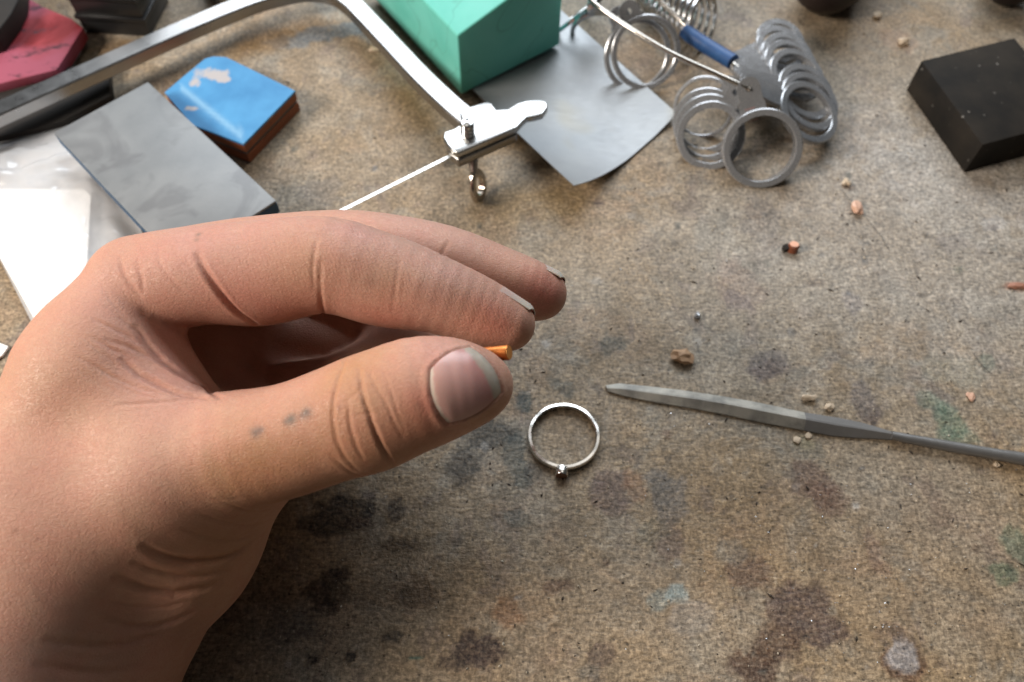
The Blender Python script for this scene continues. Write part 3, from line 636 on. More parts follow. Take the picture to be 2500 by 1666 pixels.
crumb('wax_crumb', 914, 121, .15, CREAM, 'cream crumb on the bench inside the saw frame corner', flat=.35, squash=(1.5, .7))
crumb('wax_crumb', 2484, 698, .2, plain('rust_crumb', (0.36, 0.17, 0.11), .6), 'rust red flake at the right edge of the bench', flat=.25, squash=(1.5, .6))
o = crumb('metal_bead', 1703, 770, .12, GAUGE, 'small dull silver bead between the hand and the tan crumb', 'bead', .7, 0, (.8, 1.0))
CC = empty('copper_chip', G(1930, 605), 'short dark sided copper offcut standing on the bench', 'offcut')
b_ = G(1934, 612)
v, f = sweep([b_+np.array([0, 0, .0]), b_+np.array([.0, .03, .22]), b_+np.array([0, .04, .26])], circ(.17, 18), scale=[1, 1, .9]); mk('offcut_body', v, f, plain('dark_copper', (0.16, 0.045, 0.02), .4, (0.30, 0.1, 0.05), 300, .6), CC, True, 40)
v, f = sweep([b_+np.array([0, .041, .262]), b_+np.array([0, .043, .272])], circ(.14, 18)); mk('cut_face', v, f, plain('bright_copper', (0.70, 0.32, 0.18), .35), CC, True, 40)
v, f = prism([b_+np.array(p) for p in ((-.34, .06, .20), (-.20, .10, .24), (-.16, -.06, .2), (-.28, -.08, .12))], [b_+np.array(p) for p in ((-.33, .05, .0), (-.19, .09, .0), (-.16, -.06, .0), (-.28, -.08, .0))]); mk('burr', v, f, BLACKM, CC)
HAIR = plain('dark_hair', (0.05, 0.045, 0.035), .5)
v, f = sweep(spline([G(x, y, .03) for x, y in [(2052, 462), (2078, 492), (2112, 530), (2150, 578), (2173, 612)]], 6), circ(.006, 6)); tag(mk('hair_strand', v, f, HAIR, None, True), 'thin dark hair lying beneath the copper coloured crumb', 'hair')
v, f = sweep(spline([G(x, y, .03) for x, y in [(2376, 862), (2390, 884), (2412, 906), (2418, 912)]], 6), circ(.007, 6)); tag(mk('hair_strand', v, f, HAIR, None, True), 'short dark hair by the small green paint fleck at right', 'hair')
# bright metal filings scattered over the board
rn = random.Random(11); b = MB()
for k in range(240):
    if k < 150: px, py = rn.gauss(2120, 150), rn.gauss(1380, 150)
    else: px, py = rn.uniform(1050, 2500), rn.uniform(600, 1660)
    c = G(px, py, .012); s_ = rn.uniform(.004, .010); a = rn.uniform(0, 6.28); tx = np.array([math.cos(a), math.sin(a), rn.uniform(-.4, .4)]); ty = np.array([-math.sin(a), math.cos(a), rn.uniform(-.4, .4)])
    q = [c+tx*s_*x*1.6+ty*s_*y for x, y in ((-1, -1), (1, -1), (1, 1), (-1, 1))]; b.add(*prism([p+np.array([0, 0, .012]) for p in q], q))
o = b.build('metal_filings', GAUGE); tag(o, 'glinting metal filings scattered over the bench', 'filings', None, 'stuff')
# fine dust and grime lying about: pale grit and dark slivers
def grit(name, count, mat, label, seed, rmin, rmax, el):
    rn = random.Random(seed); b = MB()
    for k in range(count):
        if k % 3 == 0: px, py = rn.gauss(2000, 300), rn.gauss(700, 260)
        else: px, py = rn.uniform(650, 2500), rn.uniform(120, 1660)
        c = G(px, py); r = rmin+(rmax-rmin)*rn.random()**2.5; a = rn.uniform(0, 6.28); e = rn.uniform(1, el); u = np.array([math.cos(a), math.sin(a), 0]); w = np.array([-math.sin(a), math.cos(a), 0])
        b.add([c+u*r*e, c+w*r*rn.uniform(.5, 1), c-u*r*e*rn.uniform(.6, 1), c-w*r*rn.uniform(.5, 1), c+np.array([rn.uniform(-.3, .3)*r, rn.uniform(-.3, .3)*r, r*0.9])], [[0, 1, 4], [1, 2, 4], [2, 3, 4], [3, 0, 4], [3, 2, 1, 0]])
    tag(b.build(name, mat), label, 'dust', None, 'stuff')
grit('pale_grit', 420, plain('pale_grit_mat', (0.48, 0.42, 0.33), .7), 'pale grit and wax dust strewn over the bench', 3, .012, .05, 1.6)
grit('dark_slivers', 420, plain('dark_sliver_mat', (0.045, 0.034, 0.026), .7), 'dark slivers and grime specks strewn over the bench', 4, .012, .045, 3.5)
# ------------------------------------------------------------------ the hand: one continuous surface grown from a skeleton field
# camera-aligned working frame (x right, y up, d away), all in centimetres; turned into world space at the end
def hp(px, py, d): return np.array([(px-CX)/FPX*d, (CY-py)/FPX*d, d])
def cone(P, a, b, ra, rb):
    ab = b-a; t = np.clip(((P-a)@ab)/(ab@ab), 0, 1)
    return np.linalg.norm(P-a-t[:, None]*ab, axis=1)-(ra+(rb-ra)*t)
def smin(a, b, k):
    h = np.maximum(k-np.abs(a-b), 0)/k
    return np.minimum(a, b)-h*h*k*0.25
def chain(P, pts, k):
    r = None
    for (a, ra), (b, rb) in zip(pts[:-1], pts[1:]):
        c = cone(P, a, b, ra, rb); r = c if r is None else smin(r, c, k)
    return r
def blob(P, c, r, ax=None, st=1.0):
    q = P-c
    if ax is not None:
        a = ax/np.linalg.norm(ax); q = q-a*((q@a)*(1-1/st))[:, None]
    return np.linalg.norm(q, axis=1)-r
INDEX = [(hp(345, 700, 16.4), 1.04), (hp(480, 674, 16.2), 1.00), (hp(640, 660, 16.1), 1.00), (hp(800, 647, 16.0), 0.955),
         (hp(905, 670, 16.0), 0.895), (hp(1010, 701, 16.05), 0.825), (hp(1110, 735, 16.15), 0.735), (hp(1190, 766, 16.25), 0.64), (hp(1240, 789, 16.3), 0.55)]
MIDDLE = [(hp(360, 680, 18.3), 1.0), (hp(600, 640, 18.2), 1.0), (hp(830, 615, 18.0), 0.93), (hp(960, 622, 17.9), 0.88),
          (hp(1080, 640, 17.9), 0.83), (hp(1190, 675, 17.9), 0.76), (hp(1275, 702, 17.95), 0.70), (hp(1319, 717, 18.0), 0.60)]
RING = [(hp(330, 690, 20.0), 1.05), (hp(640, 700, 20.2), 0.95), (hp(940, 775, 19.9), 0.88), (hp(985, 850, 19.3), 0.8),
        (hp(860, 935, 18.9), 0.74), (hp(710, 955, 18.6), 0.66)]
PINKY = [(hp(330, 760, 21.2), 0.95), (hp(600, 800, 21.4), 0.85), (hp(770, 880, 21.0), 0.75), (hp(740, 970, 20.3), 0.7), (hp(640, 985, 19.8), 0.6)]
THUMB = [(hp(430, 1140, 15.6), 1.32), (hp(560, 1108, 15.4), 1.19), (hp(700, 1075, 15.25), 1.085), (hp(820, 1035, 15.1), 1.08),
         (hp(915, 1000, 15.0), 1.085), (hp(1010, 964, 14.95), 1.06), (hp(1085, 947, 15.0), 0.955), (hp(1138, 943, 15.05), 0.80), (hp(1166, 942, 15.05), 0.66)]
def smooth_chain(pts, sub):                     # a limb whose axis and girth both run as one curve
    q = spline([np.array([*c, r]) for c, r in pts], sub); return [(p[:3], p[3]) for p in q]
def limb(P, pts):
    best = None
    for (a, ra), (b, rb) in zip(pts[:-1], pts[1:]):
        c = cone(P, a, b, ra, rb); best = c if best is None else np.minimum(best, c)
    return best
INDEX_C, MIDDLE_C, THUMB_C = smooth_chain(INDEX, 3), smooth_chain(MIDDLE, 3), smooth_chain(THUMB, 3)
def sdf(P):
    # palm, back of the hand and forearm
    palm = chain(P, [(hp(335, 708, 16.4), 1.02), (hp(228, 930, 16.1), 1.36), (hp(115, 1220, 15.9), 1.85), (hp(30, 1560, 15.9), 2.2), (hp(-20, 2100, 15.9), 2.7)], 0.6)
    mc3 = chain(P, [(hp(360, 690, 18.3), 1.0), (hp(190, 960, 18.2), 1.25), (hp(60, 1300, 17.9), 1.85), (hp(0, 1600, 17.6), 2.4), (hp(0, 2100, 17.4), 2.9)], 0.6)
    mc4 = chain(P, [(hp(330, 700, 20.0), 1.05), (hp(170, 980, 19.8), 1.2), (hp(60, 1350, 19.2), 1.7)], 0.6)
    mc5 = chain(P, [(hp(330, 770, 21.2), 0.95), (hp(220, 1000, 20.9), 1.1), (hp(110, 1380, 19.8), 1.6)], 0.6)
    body = smin(smin(smin(palm, mc3, 0.9), mc4, 0.9), mc5, 0.9)
    meta = chain(P, [(hp(560, 1110, 15.45), 1.17), (hp(390, 1170, 15.6), 1.42), (hp(190, 1330, 15.7), 1.75)], 0.5)
    thenar = chain(P, [(hp(600, 1150, 16.1), 1.02), (hp(445, 1330, 16.5), 1.40), (hp(265, 1560, 16.8), 1.54), (hp(60, 2100, 16.9), 1.9)], 0.7)
    # first web: a thin fold of skin spanned between the index knuckle and the thumb
    web = cone(P, hp(300, 770, 16.3), hp(500, 1050, 15.6), 0.62, 0.62)
    web2 = cone(P, hp(240, 860, 16.2), hp(420, 1080, 15.7), 0.95, 0.95)
    web3 = cone(P, hp(330, 860, 17.6), hp(520, 1060, 16.6), 0.55, 0.6)
    inner = smin(cone(P, hp(440, 760, 19.2), hp(540, 1040, 18.6), 1.35, 1.45), cone(P, hp(520, 1080, 17.6), hp(700, 990, 19.2), 1.0, 1.1), 0.5)
    inner = smin(inner, cone(P, hp(600, 840, 19.9), hp(860, 850, 20.2), 1.25, 1.1), 0.4)
    body = smin(body, inner, 0.6)
    r = smin(body, meta, 0.9); r = smin(r, thenar, 0.6)
    r = smin(r, web2, 0.8); r = smin(r, web, 0.6); r = smin(r, web3, 0.5)
    # the hollow between the web and the root of the index finger
    cut = cone(P, hp(395, 745, 15.2), hp(620, 925, 15.9), 0.42, 0.85); h_ = np.maximum(0.25-np.abs(r+cut), 0)/0.25; r = np.maximum(r, -cut)+h_*h_*0.25*0.25
    th = limb(P, THUMB_C)
    ix = limb(P, INDEX_C); md = limb(P, MIDDLE_C); rg = chain(P, RING, 0.25); pk = chain(P, PINKY, 0.25)
    # soft pads on the finger undersides and the thumb ball
    ix = smin(ix, blob(P, hp(650, 700, 16.3), 0.74, hp(750, 690, 16.3)-hp(560, 720, 16.3), 1.5), 0.35)
    ix = smin(ix, blob(P, hp(920, 706, 16.2), 0.60, hp(1000, 740, 16.2)-hp(830, 690, 16.2), 1.5), 0.5)
    ix = smin(ix, blob(P, hp(1165, 774, 16.35), 0.48, hp(1235, 800, 16.3)-hp(1100, 750, 16.3), 1.5), 0.45)
    md = smin(md, blob(P, hp(1255, 716, 18.05), 0.60, hp(1300, 730, 18)-hp(1200, 690, 18), 1.2), 0.25)
    th = smin(th, blob(P, hp(1030, 968, 15.35), 0.86, hp(1120, 930, 15.3)-hp(930, 1000, 15.3), 1.35), 0.35)
    th = smin(th, blob(P, hp(900, 1015, 14.95), 0.98, hp(960, 990, 15)-hp(850, 1030, 15), 1.1), 0.3)
    r = smin(r, pk, 0.15); r = smin(r, rg, 0.12); r = smin(r, md, 0.12)
    r = smin(r, ix, 0.10)
    return smin(r, th, 0.10)
def grad(P, e=0.01):
    g = 0
    for k in ((1, -1, -1), (-1, -1, 1), (-1, 1, -1), (1, 1, 1)):
        k = np.array(k, float); g = g+k*sdf(P+k*e)[:, None]
    return g/(np.linalg.norm(g, axis=1, keepdims=True)+1e-9)
def trace(pix):                                # where do photograph pixels land on the hand
    pix = np.asarray(pix, float).reshape(-1, 2)
    dr = np.stack([(pix[:, 0]-CX)/FPX, (CY-pix[:, 1])/FPX, np.ones(len(pix))], 1)
    ln = np.linalg.norm(dr, axis=1); t = np.full(len(pix), 11.0)
    for _ in range(90):
        s = sdf(dr*t[:, None]); t = np.minimum(t+s*0.75/ln, 26)
    return dr*t[:, None]
def surface_nets(lo, hi, h):
    n = np.ceil((hi-lo)/h).astype(int)+1
    ax = [lo[i]+h*np.arange(n[i]) for i in range(3)]
    val = np.empty(n, np.float32)
    for i in range(0, n[0], 16):
        X = np.stack(np.meshgrid(ax[0][i:i+16], ax[1], ax[2], indexing='ij'), -1).reshape(-1, 3)
        val[i:i+16] = sdf(X).reshape(-1, n[1], n[2])
    ins = val < 0
    c = np.zeros(n-1, int)
    for a in (0, 1):
        for b in (0, 1):
            for d in (0, 1): c += ins[a:n[0]-1+a, b:n[1]-1+b, d:n[2]-1+d]
    act = (c > 0) & (c < 8); idx = -np.ones(n-1, int); idx[act] = np.arange(act.sum())
    V = lo+h*(np.argwhere(act)+0.5); F = []
    for axis in range(3):
        u, w = (axis+1) % 3, (axis+2) % 3
        a = np.moveaxis(ins, axis, 0)
        ed = np.argwhere(ins.take(range(n[axis]-1), axis) != ins.take(range(1, n[axis]), axis))
        ed = ed[(ed[:, u] > 0) & (ed[:, w] > 0) & (ed[:, u] < n[u]-1) & (ed[:, w] < n[w]-1)]
        flip = ins[tuple(ed.T)]
        q = []
        for (du, dw) in ((0, 0), (1, 0), (1, 1), (0, 1)):
            e = ed.copy(); e[:, u] -= du; e[:, w] -= dw; q.append(idx[tuple(e.T)])
        q = np.stack(q, 1); q[flip] = q[flip][:, ::-1]; F.append(q)
    return V, np.concatenate(F)
def edges_of(F):
    E = np.sort(np.concatenate([F[:, [i, (i+1) % 4]] for i in range(4)]), 1); n = int(F.max())+1
    k, inv = np.unique(E[:, 0]*n+E[:, 1], return_inverse=True)
    return np.stack([k//n, k % n], 1), inv
def relax(V, F, it):
    E, _ = edges_of(F)
    for _ in range(it):
        i1 = E.T.ravel(); i2 = E[:, ::-1].T.ravel(); cnt = np.bincount(i1, minlength=len(V))
        acc = np.stack([np.bincount(i1, V[i2, k], len(V)) for k in range(3)], 1)
        V = V*0.4+0.6*acc/np.maximum(cnt, 1)[:, None]
    return V
def project(V, it=2):
    for _ in range(it): V = V-grad(V)*sdf(V)[:, None]*0.9
    return V
def quadsplit(V, F):
    E, inv = edges_of(F); inv = inv.reshape(4, len(F)).T; nv = len(V)
    mid = V[E].mean(1); cen = V[F].mean(1)
    ei = nv+inv; ci = nv+len(E)+np.arange(len(F))
    F2 = np.concatenate([np.stack([F[:, k], ei[:, k], ci, ei[:, (k-1) % 4]], 1) for k in range(4)])
    return np.concatenate([V, mid, cen]), F2
V, F = surface_nets(np.array([-13.5, -10.5, 12.4]), np.array([2.6, 3.4, 23.5]), 0.15)
V = project(V, 3); V = relax(V, F, 3); V = project(V, 2)
V, F = quadsplit(V, F); V = relax(V, F, 1); V = project(V, 1)
N = grad(V)
nv0 = len(V)
VN, F = quadsplit(np.concatenate([V, N], 1), F)
V, N = VN[:, :3], VN[:, 3:]; N = N/np.linalg.norm(N, axis=1, keepdims=True)
V = relax(V, F, 1)

# creases, folds and wrinkles: (pixels, half width cm, depth cm, puffed sides)
CREASES = [
 # thumb knuckle
 ([(845,880),(822,940),(812,1000),(818,1060),(838,1110),(870,1150)], 0.038, 0.034, 0.15),
 ([(878,905),(885,960),(900,1010),(918,1060),(942,1110),(960,1140)], 0.042, 0.055, 0.2),
 ([(850,980),(853,1030),(868,1085),(885,1120)], 0.034, 0.030, 0.12),
 ([(902,905),(920,950),(945,990),(962,1030),(985,1070)], 0.030, 0.022, 0.1),
 ([(935,900),(952,950),(972,1010),(990,1060)], 0.030, 0.016, 0.1),
 ([(832,985),(870,960),(885,930)], 0.022, 0.010, 0.2), ([(855,1020),(890,1010),(925,1012)], 0.02, 0.009, 0.2),
 ([(805,1110),(850,1150),(880,1165)], 0.04, 0.02, 0.3),
 # index: base fold, middle joint and end joint
 ([(482,622),(497,655),(520,692),(548,730),(582,765),(625,792)], 0.06, 0.09, 0.25),
 ([(776,575),(768,620),(764,665),(770,710)], 0.035, 0.022, 0.12), ([(784,640),(782,690),(784,740),(790,770)], 0.04, 0.045, 0.15),
 ([(975,640),(968,690),(962,735),(955,765)], 0.04, 0.014, 0.1), ([(985,655),(985,700),(975,740)], 0.03, 0.008, 0.1),
 ([(1096,590),(1084,612),(1078,625)], 0.05, 0.03, 0.4),
 ([(812,530),(840,540),(880,556)], 0.03, 0.012, 0.3),
 # web folds fanning from the index knuckle
 ([(292,630),(300,665),(318,695),(345,725)], 0.04, 0.030, 0.2), ([(335,640),(345,680),(352,715)], 0.04, 0.024, 0.2),
 ([(385,610),(392,645),(420,685),(455,715)], 0.04, 0.014, 0.15), ([(425,615),(450,645),(485,668)], 0.03, 0.010, 0.3),
 ([(330,800),(370,855),(415,895),(460,925),(505,955),(540,974)], 0.06, 0.06, 0.45),
 ([(300,880),(340,915),(400,945),(450,965),(510,974)], 0.055, 0.055, 0.45),
 ([(260,830),(320,850),(380,880),(430,905)], 0.04, 0.028, 0.4), ([(230,780),(290,810),(350,845)], 0.036, 0.020, 0.4),
 ([(215,820),(270,850),(330,885)], 0.036, 0.018, 0.4), ([(180,800),(230,850),(300,900)], 0.03, 0.010, 0.4),
 ([(190,870),(250,905),(330,945),(400,965)], 0.036, 0.022, 0.4), ([(260,745),(310,790),(360,830)], 0.03, 0.012, 0.4),
 ([(245,690),(275,740),(310,780)], 0.03, 0.010, 0.3), ([(160,880),(230,930),(300,965)], 0.03, 0.008, 0.3),
 ([(280,990),(350,985),(420,980),(480,975)], 0.036, 0.022, 0.4), ([(275,930),(330,960),(390,975)],0.03,0.014,0.4),
 # wrist folds on the thumb side
 ([(352,1336),(400,1360),(452,1371),(512,1371),(566,1356),(604,1330)], 0.075, 0.075, 0.35),
 ([(330,1375),(385,1396),(440,1408),(498,1408),(556,1394)], 0.06, 0.040, 0.3),
 ([(292,1412),(350,1436),(412,1447),(470,1444),(530,1426)], 0.08, 0.060, 0.35),
 ([(248,1512),(305,1530),(362,1532),(420,1518),(468,1496)], 0.08, 0.035, 0.3),
 ([(120,1562),(190,1574),(262,1578),(330,1568),(388,1548)], 0.08, 0.035, 0.3),
 ([(96,1622),(180,1638),(258,1643),(336,1628)], 0.08, 0.028, 0.3),
 ([(482,1250),(542,1274),(602,1284),(650,1274)], 0.045, 0.018, 0.2), ([(504,1206),(562,1234),(622,1249),(668,1243)], 0.04, 0.012, 0.2),
 ([(448,1292),(512,1314),(572,1319),(622,1304)], 0.05, 0.020, 0.2), ([(262,1470),(322,1484),(398,1484),(456,1468)], 0.05, 0.018, 0.2),
 ([(400,1190),(470,1215),(540,1222),(610,1215)], 0.03, 0.006, 0.1), ([(380,1230),(450,1252),(520,1262)], 0.03, 0.006, 0.1),
 ([(560,1130),(640,1160),(700,1175)], 0.03, 0.007, 0.1), ([(600,1090),(680,1130),(740,1150)], 0.03, 0.006, 0.1),
]
rngh = np.random.default_rng(5)
def seg_dist(P, A):
    best = np.full(len(P), 9.0)
    for a, b in zip(A[:-1], A[1:]):
        ab = b-a; t = np.clip(((P-a)@ab)/(ab@ab+1e-12), 0, 1)
        best = np.minimum(best, np.linalg.norm(P-a-t[:, None]*ab, axis=1))
    return best
def along(P, A):                                # 0..1 position along a polyline, for tapering its ends
    L = np.concatenate([[0], np.cumsum(np.linalg.norm(np.diff(A, axis=0), axis=1))]); best = np.full(len(P), 9.0); u = np.zeros(len(P))
    for i, (a, b) in enumerate(zip(A[:-1], A[1:])):
        ab = b-a; t = np.clip(((P-a)@ab)/(ab@ab+1e-12), 0, 1); d = np.linalg.norm(P-a-t[:, None]*ab, axis=1)
        m = d < best; best[m] = d[m]; u[m] = (L[i]+t[m]*(L[i+1]-L[i]))/L[-1]
    return best, u
facing = (N*(-V/np.linalg.norm(V, axis=1, keepdims=True))).sum(1)
disp = np.zeros(len(V)); crease_shade = np.zeros(len(V))
SP = [np.array(spline([np.array(p, float) for p in c[0]], 4)) for c in CREASES]
SA = np.split(trace(np.concatenate([p+rngh.normal(0, 0.6, p.shape) for p in SP])), np.cumsum([len(p) for p in SP])[:-1])
for (pix, w, dep, puff), A in zip(CREASES, SA):
    m = ((V > A.min(0)-4*w).all(1) & (V < A.max(0)+4*w).all(1))
    if not m.any(): continue
    d, u = along(V[m], A); tp = np.clip(np.sin(np.pi*np.clip(u*0.92+0.04, 0, 1)), 0, 1)**0.6
    disp[m] += tp*dep*(-np.exp(-(d/w)**2)+puff*0.45*np.exp(-((d-1.9*w)/(0.9*w))**2))
    crease_shade[m] = np.maximum(crease_shade[m], tp*np.exp(-(d/(w*1.0))**2)*min(1, dep/0.05))
# broad unevenness under the skin
q = V*1.0
disp += 0.010*(np.sin(q[:, 0]*2.3+1.1*np.sin(q[:, 1]*1.7))*np.sin(q[:, 1]*2.9+q[:, 2]*1.3))

# thumb nail seat: groove round it and the nail fold
def grid_px(c00, c10, c11, c01, nu, nv, bow=(0, 0, 0, 0)):
    g = np.zeros((nv+1, nu+1, 2)); c00, c10, c11, c01 = map(np.array, (c00, c10, c11, c01))
    for j in range(nv+1):
        for i in range(nu+1):
            x_, y_ = 2*i/nu-1, 2*j/nv-1; s, t = 0.5+0.5*x_*math.sqrt(1-0.22*y_*y_), 0.5+0.5*y_*math.sqrt(1-0.22*x_*x_)
            p = (c00*(1-s)+c10*s)*(1-t)+(c01*(1-s)+c11*s)*t
            e1 = (c10-c00)/np.linalg.norm(c10-c00); e2 = (c01-c00)/np.linalg.norm(c01-c00)
            p = p-e2*bow[0]*4*s*(1-s)*(1-t)+e2*bow[1]*4*s*(1-s)*t-e1*bow[2]*4*t*(1-t)*(1-s)+e1*bow[3]*4*t*(1-t)*s
            g[j, i] = p
    return g
# s runs from the cuticle to the free edge, t across the nail
NAIL = grid_px((1046,896), (1148,840), (1234,960), (1086,1044), 26, 22, bow=(4, 8, 12, 8))
outline = np.concatenate([NAIL[0, :], NAIL[1:, -1], NAIL[-1, ::-1][1:], NAIL[::-1, 0][1:]])
OA = trace(outline[::2]); NC = trace(NAIL.reshape(-1, 2)).reshape(NAIL.shape[0], NAIL.shape[1], 3)
nailn = grad(NC.reshape(-1, 3)).reshape(NC.shape)
m = ((V > OA.min(0)-0.4).all(1) & (V < OA.max(0)+0.4).all(1)) & (facing > -0.1)
dl = seg_dist(V[m], np.concatenate([OA, OA[:1]]))
cen = NC.reshape(-1, 3); near = np.array([np.min(((cen-p)**2).sum(1)) for p in V[m]])**0.5
inside = near < 0.03
dd = np.where(inside, -0.026*np.clip(dl/0.05, 0, 1), 0.017*np.exp(-((dl-0.08)/0.06)**2))-0.006*np.exp(-(dl/0.03)**2)
disp[m] += dd
V = V+N*disp[:, None]

# ---- skin colour: regional tones, then darker creases
base = np.array([0.520, 0.290, 0.208])
C = np.tile(base, (len(V), 1))
TINTS = []
def tint(px, py, r, colr, amt): TINTS.append((px, py, r, colr, min(0.9, amt*1.2)))
PINK = (0.53, 0.285, 0.24); RED = (0.50, 0.13, 0.10); OCHRE = (0.44, 0.22, 0.095); BROWN = (0.36, 0.17, 0.08); PALE = (0.58, 0.35, 0.25); GREY = (0.36, 0.25, 0.22)
for px, py, r, c_, a in [(450,590,0.9,PINK,.6),(640,590,1.2,PINK,.45),(900,640,1.0,(0.50,0.28,0.22),.5),(1060,680,0.8,(0.5,0.29,0.24),.6),(1000,580,1.2,(0.5,0.30,0.25),.5),
     (1215,790,0.45,RED,.36),(1180,770,0.5,RED,.16),(1325,720,0.55,RED,.6),(690,740,0.9,RED,.25),(560,720,0.6,RED,.2),(920,775,0.6,RED,.3),
     (870,900,0.8,OCHRE,.6),(800,1000,0.9,OCHRE,.45),(700,1000,0.7,PINK,.3),(760,1130,1.0,BROWN,.45),(620,1110,0.9,OCHRE,.45),(640,1180,0.8,BROWN,.5),
     (1035,990,0.35,RED,.45),(1040,1050,0.4,RED,.35),(1060,880,0.3,RED,.30),(1080,840,0.5,PINK,.4),(1225,960,0.3,PALE,.3),(980,1060,0.7,BROWN,.35),
     (350,900,0.8,PINK,.4),(430,930,0.7,PINK,.45),(430,800,0.9,RED,.25),(120,1000,1.6,(0.47,0.255,0.155),.5),(300,1150,1.3,PALE,.3),(80,1150,1.0,(0.42,0.2,0.14),.4),
     (420,1440,1.2,OCHRE,.5),(520,1350,0.9,OCHRE,.4),(200,1350,1.4,(0.44,0.235,0.16),.4),(150,1600,1.4,GREY,.45),(380,1560,1.2,(0.35,0.2,0.17),.4),
     (730,640,0.8,(0.50,0.28,0.16),.4),(905,690,0.25,GREY,.3),(1150,600,0.5,GREY,.2),(870,560,0.5,(0.52,0.26,0.22),.5),(1010,1090,0.5,BROWN,.4),(880,1110,0.6,BROWN,.5),(560,1170,0.8,OCHRE,.4),(1190,1010,0.35,BROWN,.35),(60,950,1.0,(0.50,0.29,0.19),.4),(250,700,0.8,PINK,.3),(930,690,0.5,(0.46,0.29,0.18),.4),(1010,640,0.5,PALE,.3)]:
    tint(px, py, r, c_, a)
w = np.clip(crease_shade, 0, 1)[:, None]*0.60; C = C*(1-w)+np.array([0.30, 0.10, 0.05])*w  # thin shade lines of the creases painted into the skin colour
for px, py, r, a in [(625,1056,0.10,.8),(638,1050,0.06,.7),(712,1025,0.10,.75),(700,1030,0.07,.6),(750,1008,0.10,.8),(738,1016,0.07,.5),(484,572,0.055,.7),(480,585,0.05,.5)]:
    tint(px, py, r, (0.075, 0.095, 0.085), a)
for px, py, r, a in [(828,994,0.045,.5),(38,1297,0.05,.4),(90,1318,0.05,.3),(1022,990,0.05,.5),(232,1350,0.04,.35),(860,640,0.03,.3),(905,690,0.1,.25),(1100,700,0.05,.4),(1205,715,0.04,.4),(170,1085,0.04,.3)]:
    tint(px, py, r, (0.16, 0.07, 0.05), a)

for (px, py, r, colr, amt), c in zip(TINTS, trace([t[:2] for t in TINTS])):
    m = (np.abs(V-c) < 2.2*r).all(1)
    w = (amt*np.exp(-(((V[m]-c)/r)**2).sum(1)))[:, None]; C[m] = C[m]*(1-w)+np.array(colr)*w
W3 = CAM+V[:, :1]*RIGHT+V[:, 1:2]*UP+V[:, 2:3]*FWD
def skin_mat():
    t = NT('skin'); co = t.coord('Object')
    c = t.attr('skin_tone')
    mott = t.noise(co, 170, 4, 0.6)
    c = t.mix(t.maprange(mott, 0.35, 0.7, 0.0, 0.34), c, (0.54, 0.22, 0.16))
    mott2 = t.noise(co, 420, 3, 0.6)
    c = t.mix(t.maprange(mott2, 0.45, 0.75, 0.0, 0.22), c, (0.60, 0.37, 0.25))
    speck = t.voro(co, 260, out='Distance')
    c = t.mix(t.maprange(speck, 0.04, 0.10, 0.22, 0.0), c, (0.25, 0.10, 0.07))
    wv = t.coord('Object', (1.0, 1.6, 1.6), (0, 0.5, -0.6))
    dn = t.n('ShaderNodeVectorMath', operation='ADD'); t.l(wv, dn.inputs[0])
    nz = t.n('ShaderNodeVectorMath', operation='SCALE'); t.l(t.noise(wv, 500, 3, 0.6, out=1), nz.inputs[0]); nz.inputs['Scale'].default_value = 0.0011; t.l(nz.outputs[0], dn.inputs[1])
    cells = t.voro(dn.outputs[0], 900, 'DISTANCE_TO_EDGE'); cl = t.maprange(cells, 0.0, 0.16, 0.0, 1.0)
    c = t.mix(t.maprange(cells, 0.0, 0.09, 0.16, 0.0), c, (0.30, 0.12, 0.07))
    fine = t.noise(co, 2600, 3, 0.6)
    # a net of fine slanting skin lines
    n1 = t.noise(t.coord('Object', (0.45, 1.6, 1.6), (0.2, 0.3, -0.75)), 1500, 2, 0.5, 0.3); n2_ = t.noise(t.coord('Object', (0.45, 1.6, 1.6), (0.2, -0.3, 0.45)), 1500, 2, 0.5, 0.3)
    net = t.math('MINIMUM', t.maprange(t.math('ABSOLUTE', t.math('SUBTRACT', n1, 0.5)), 0.0, 0.055), t.maprange(t.math('ABSOLUTE', t.math('SUBTRACT', n2_, 0.5)), 0.0, 0.055))
    c = t.mix(t.maprange(net, 0.0, 1.0, 0.18, 0.0), c, (0.30, 0.125, 0.075))
    # ridged skin lines on the finger pads, turned on by an attribute
    wave = t.n('ShaderNodeTexWave', wave_type='BANDS', bands_direction='X'); wc = t.coord('Object', (1, 1, 1), (0.3, 0.1, -0.35)); t.l(wc, wave.inputs['Vector'])
    wave.inputs['Scale'].default_value = 430; wave.inputs['Distortion'].default_value = 5.0; wave.inputs['Detail'].default_value = 2; wave.inputs['Detail Scale'].default_value = 0.35
    rid = t.math('MULTIPLY', wave.outputs['Fac'], t.attr('ridges', 2))
    b = t.bump(cl, 0.17, 0.016); b = t.bump(fine, 0.42, 0.012, b); b = t.bump(net, 0.38, 0.012, b); b = t.bump(rid, 0.12, 0.012, b); b = t.bump(mott2, 0.10, 0.03, b)
    rr = t.maprange(t.noise(co, 900, 2), 0.3, 0.7, 0.40, 0.58)
    t.set(Base_Color=c, Roughness=rr, Specular_IOR_Level=0.42, Normal=b, Subsurface_Weight=0.15, Subsurface_Scale=0.0022)
    t.b.inputs['Subsurface Radius'].default_value = (1.0, 0.32, 0.16)
    return t.m
hb = np.array([W3[:, 0].mean(), W3[:, 1].mean(), W3[:, 2].min()])
me = bpy.data.meshes.new('hand')
me.vertices.add(len(W3)); me.vertices.foreach_set('co', ((W3-hb)*S).ravel())
me.loops.add(F.size); me.loops.foreach_set('vertex_index', F[:, ::-1].ravel().astype(np.int32))
me.polygons.add(len(F)); me.polygons.foreach_set('loop_start', np.arange(0, F.size, 4, dtype=np.int32))
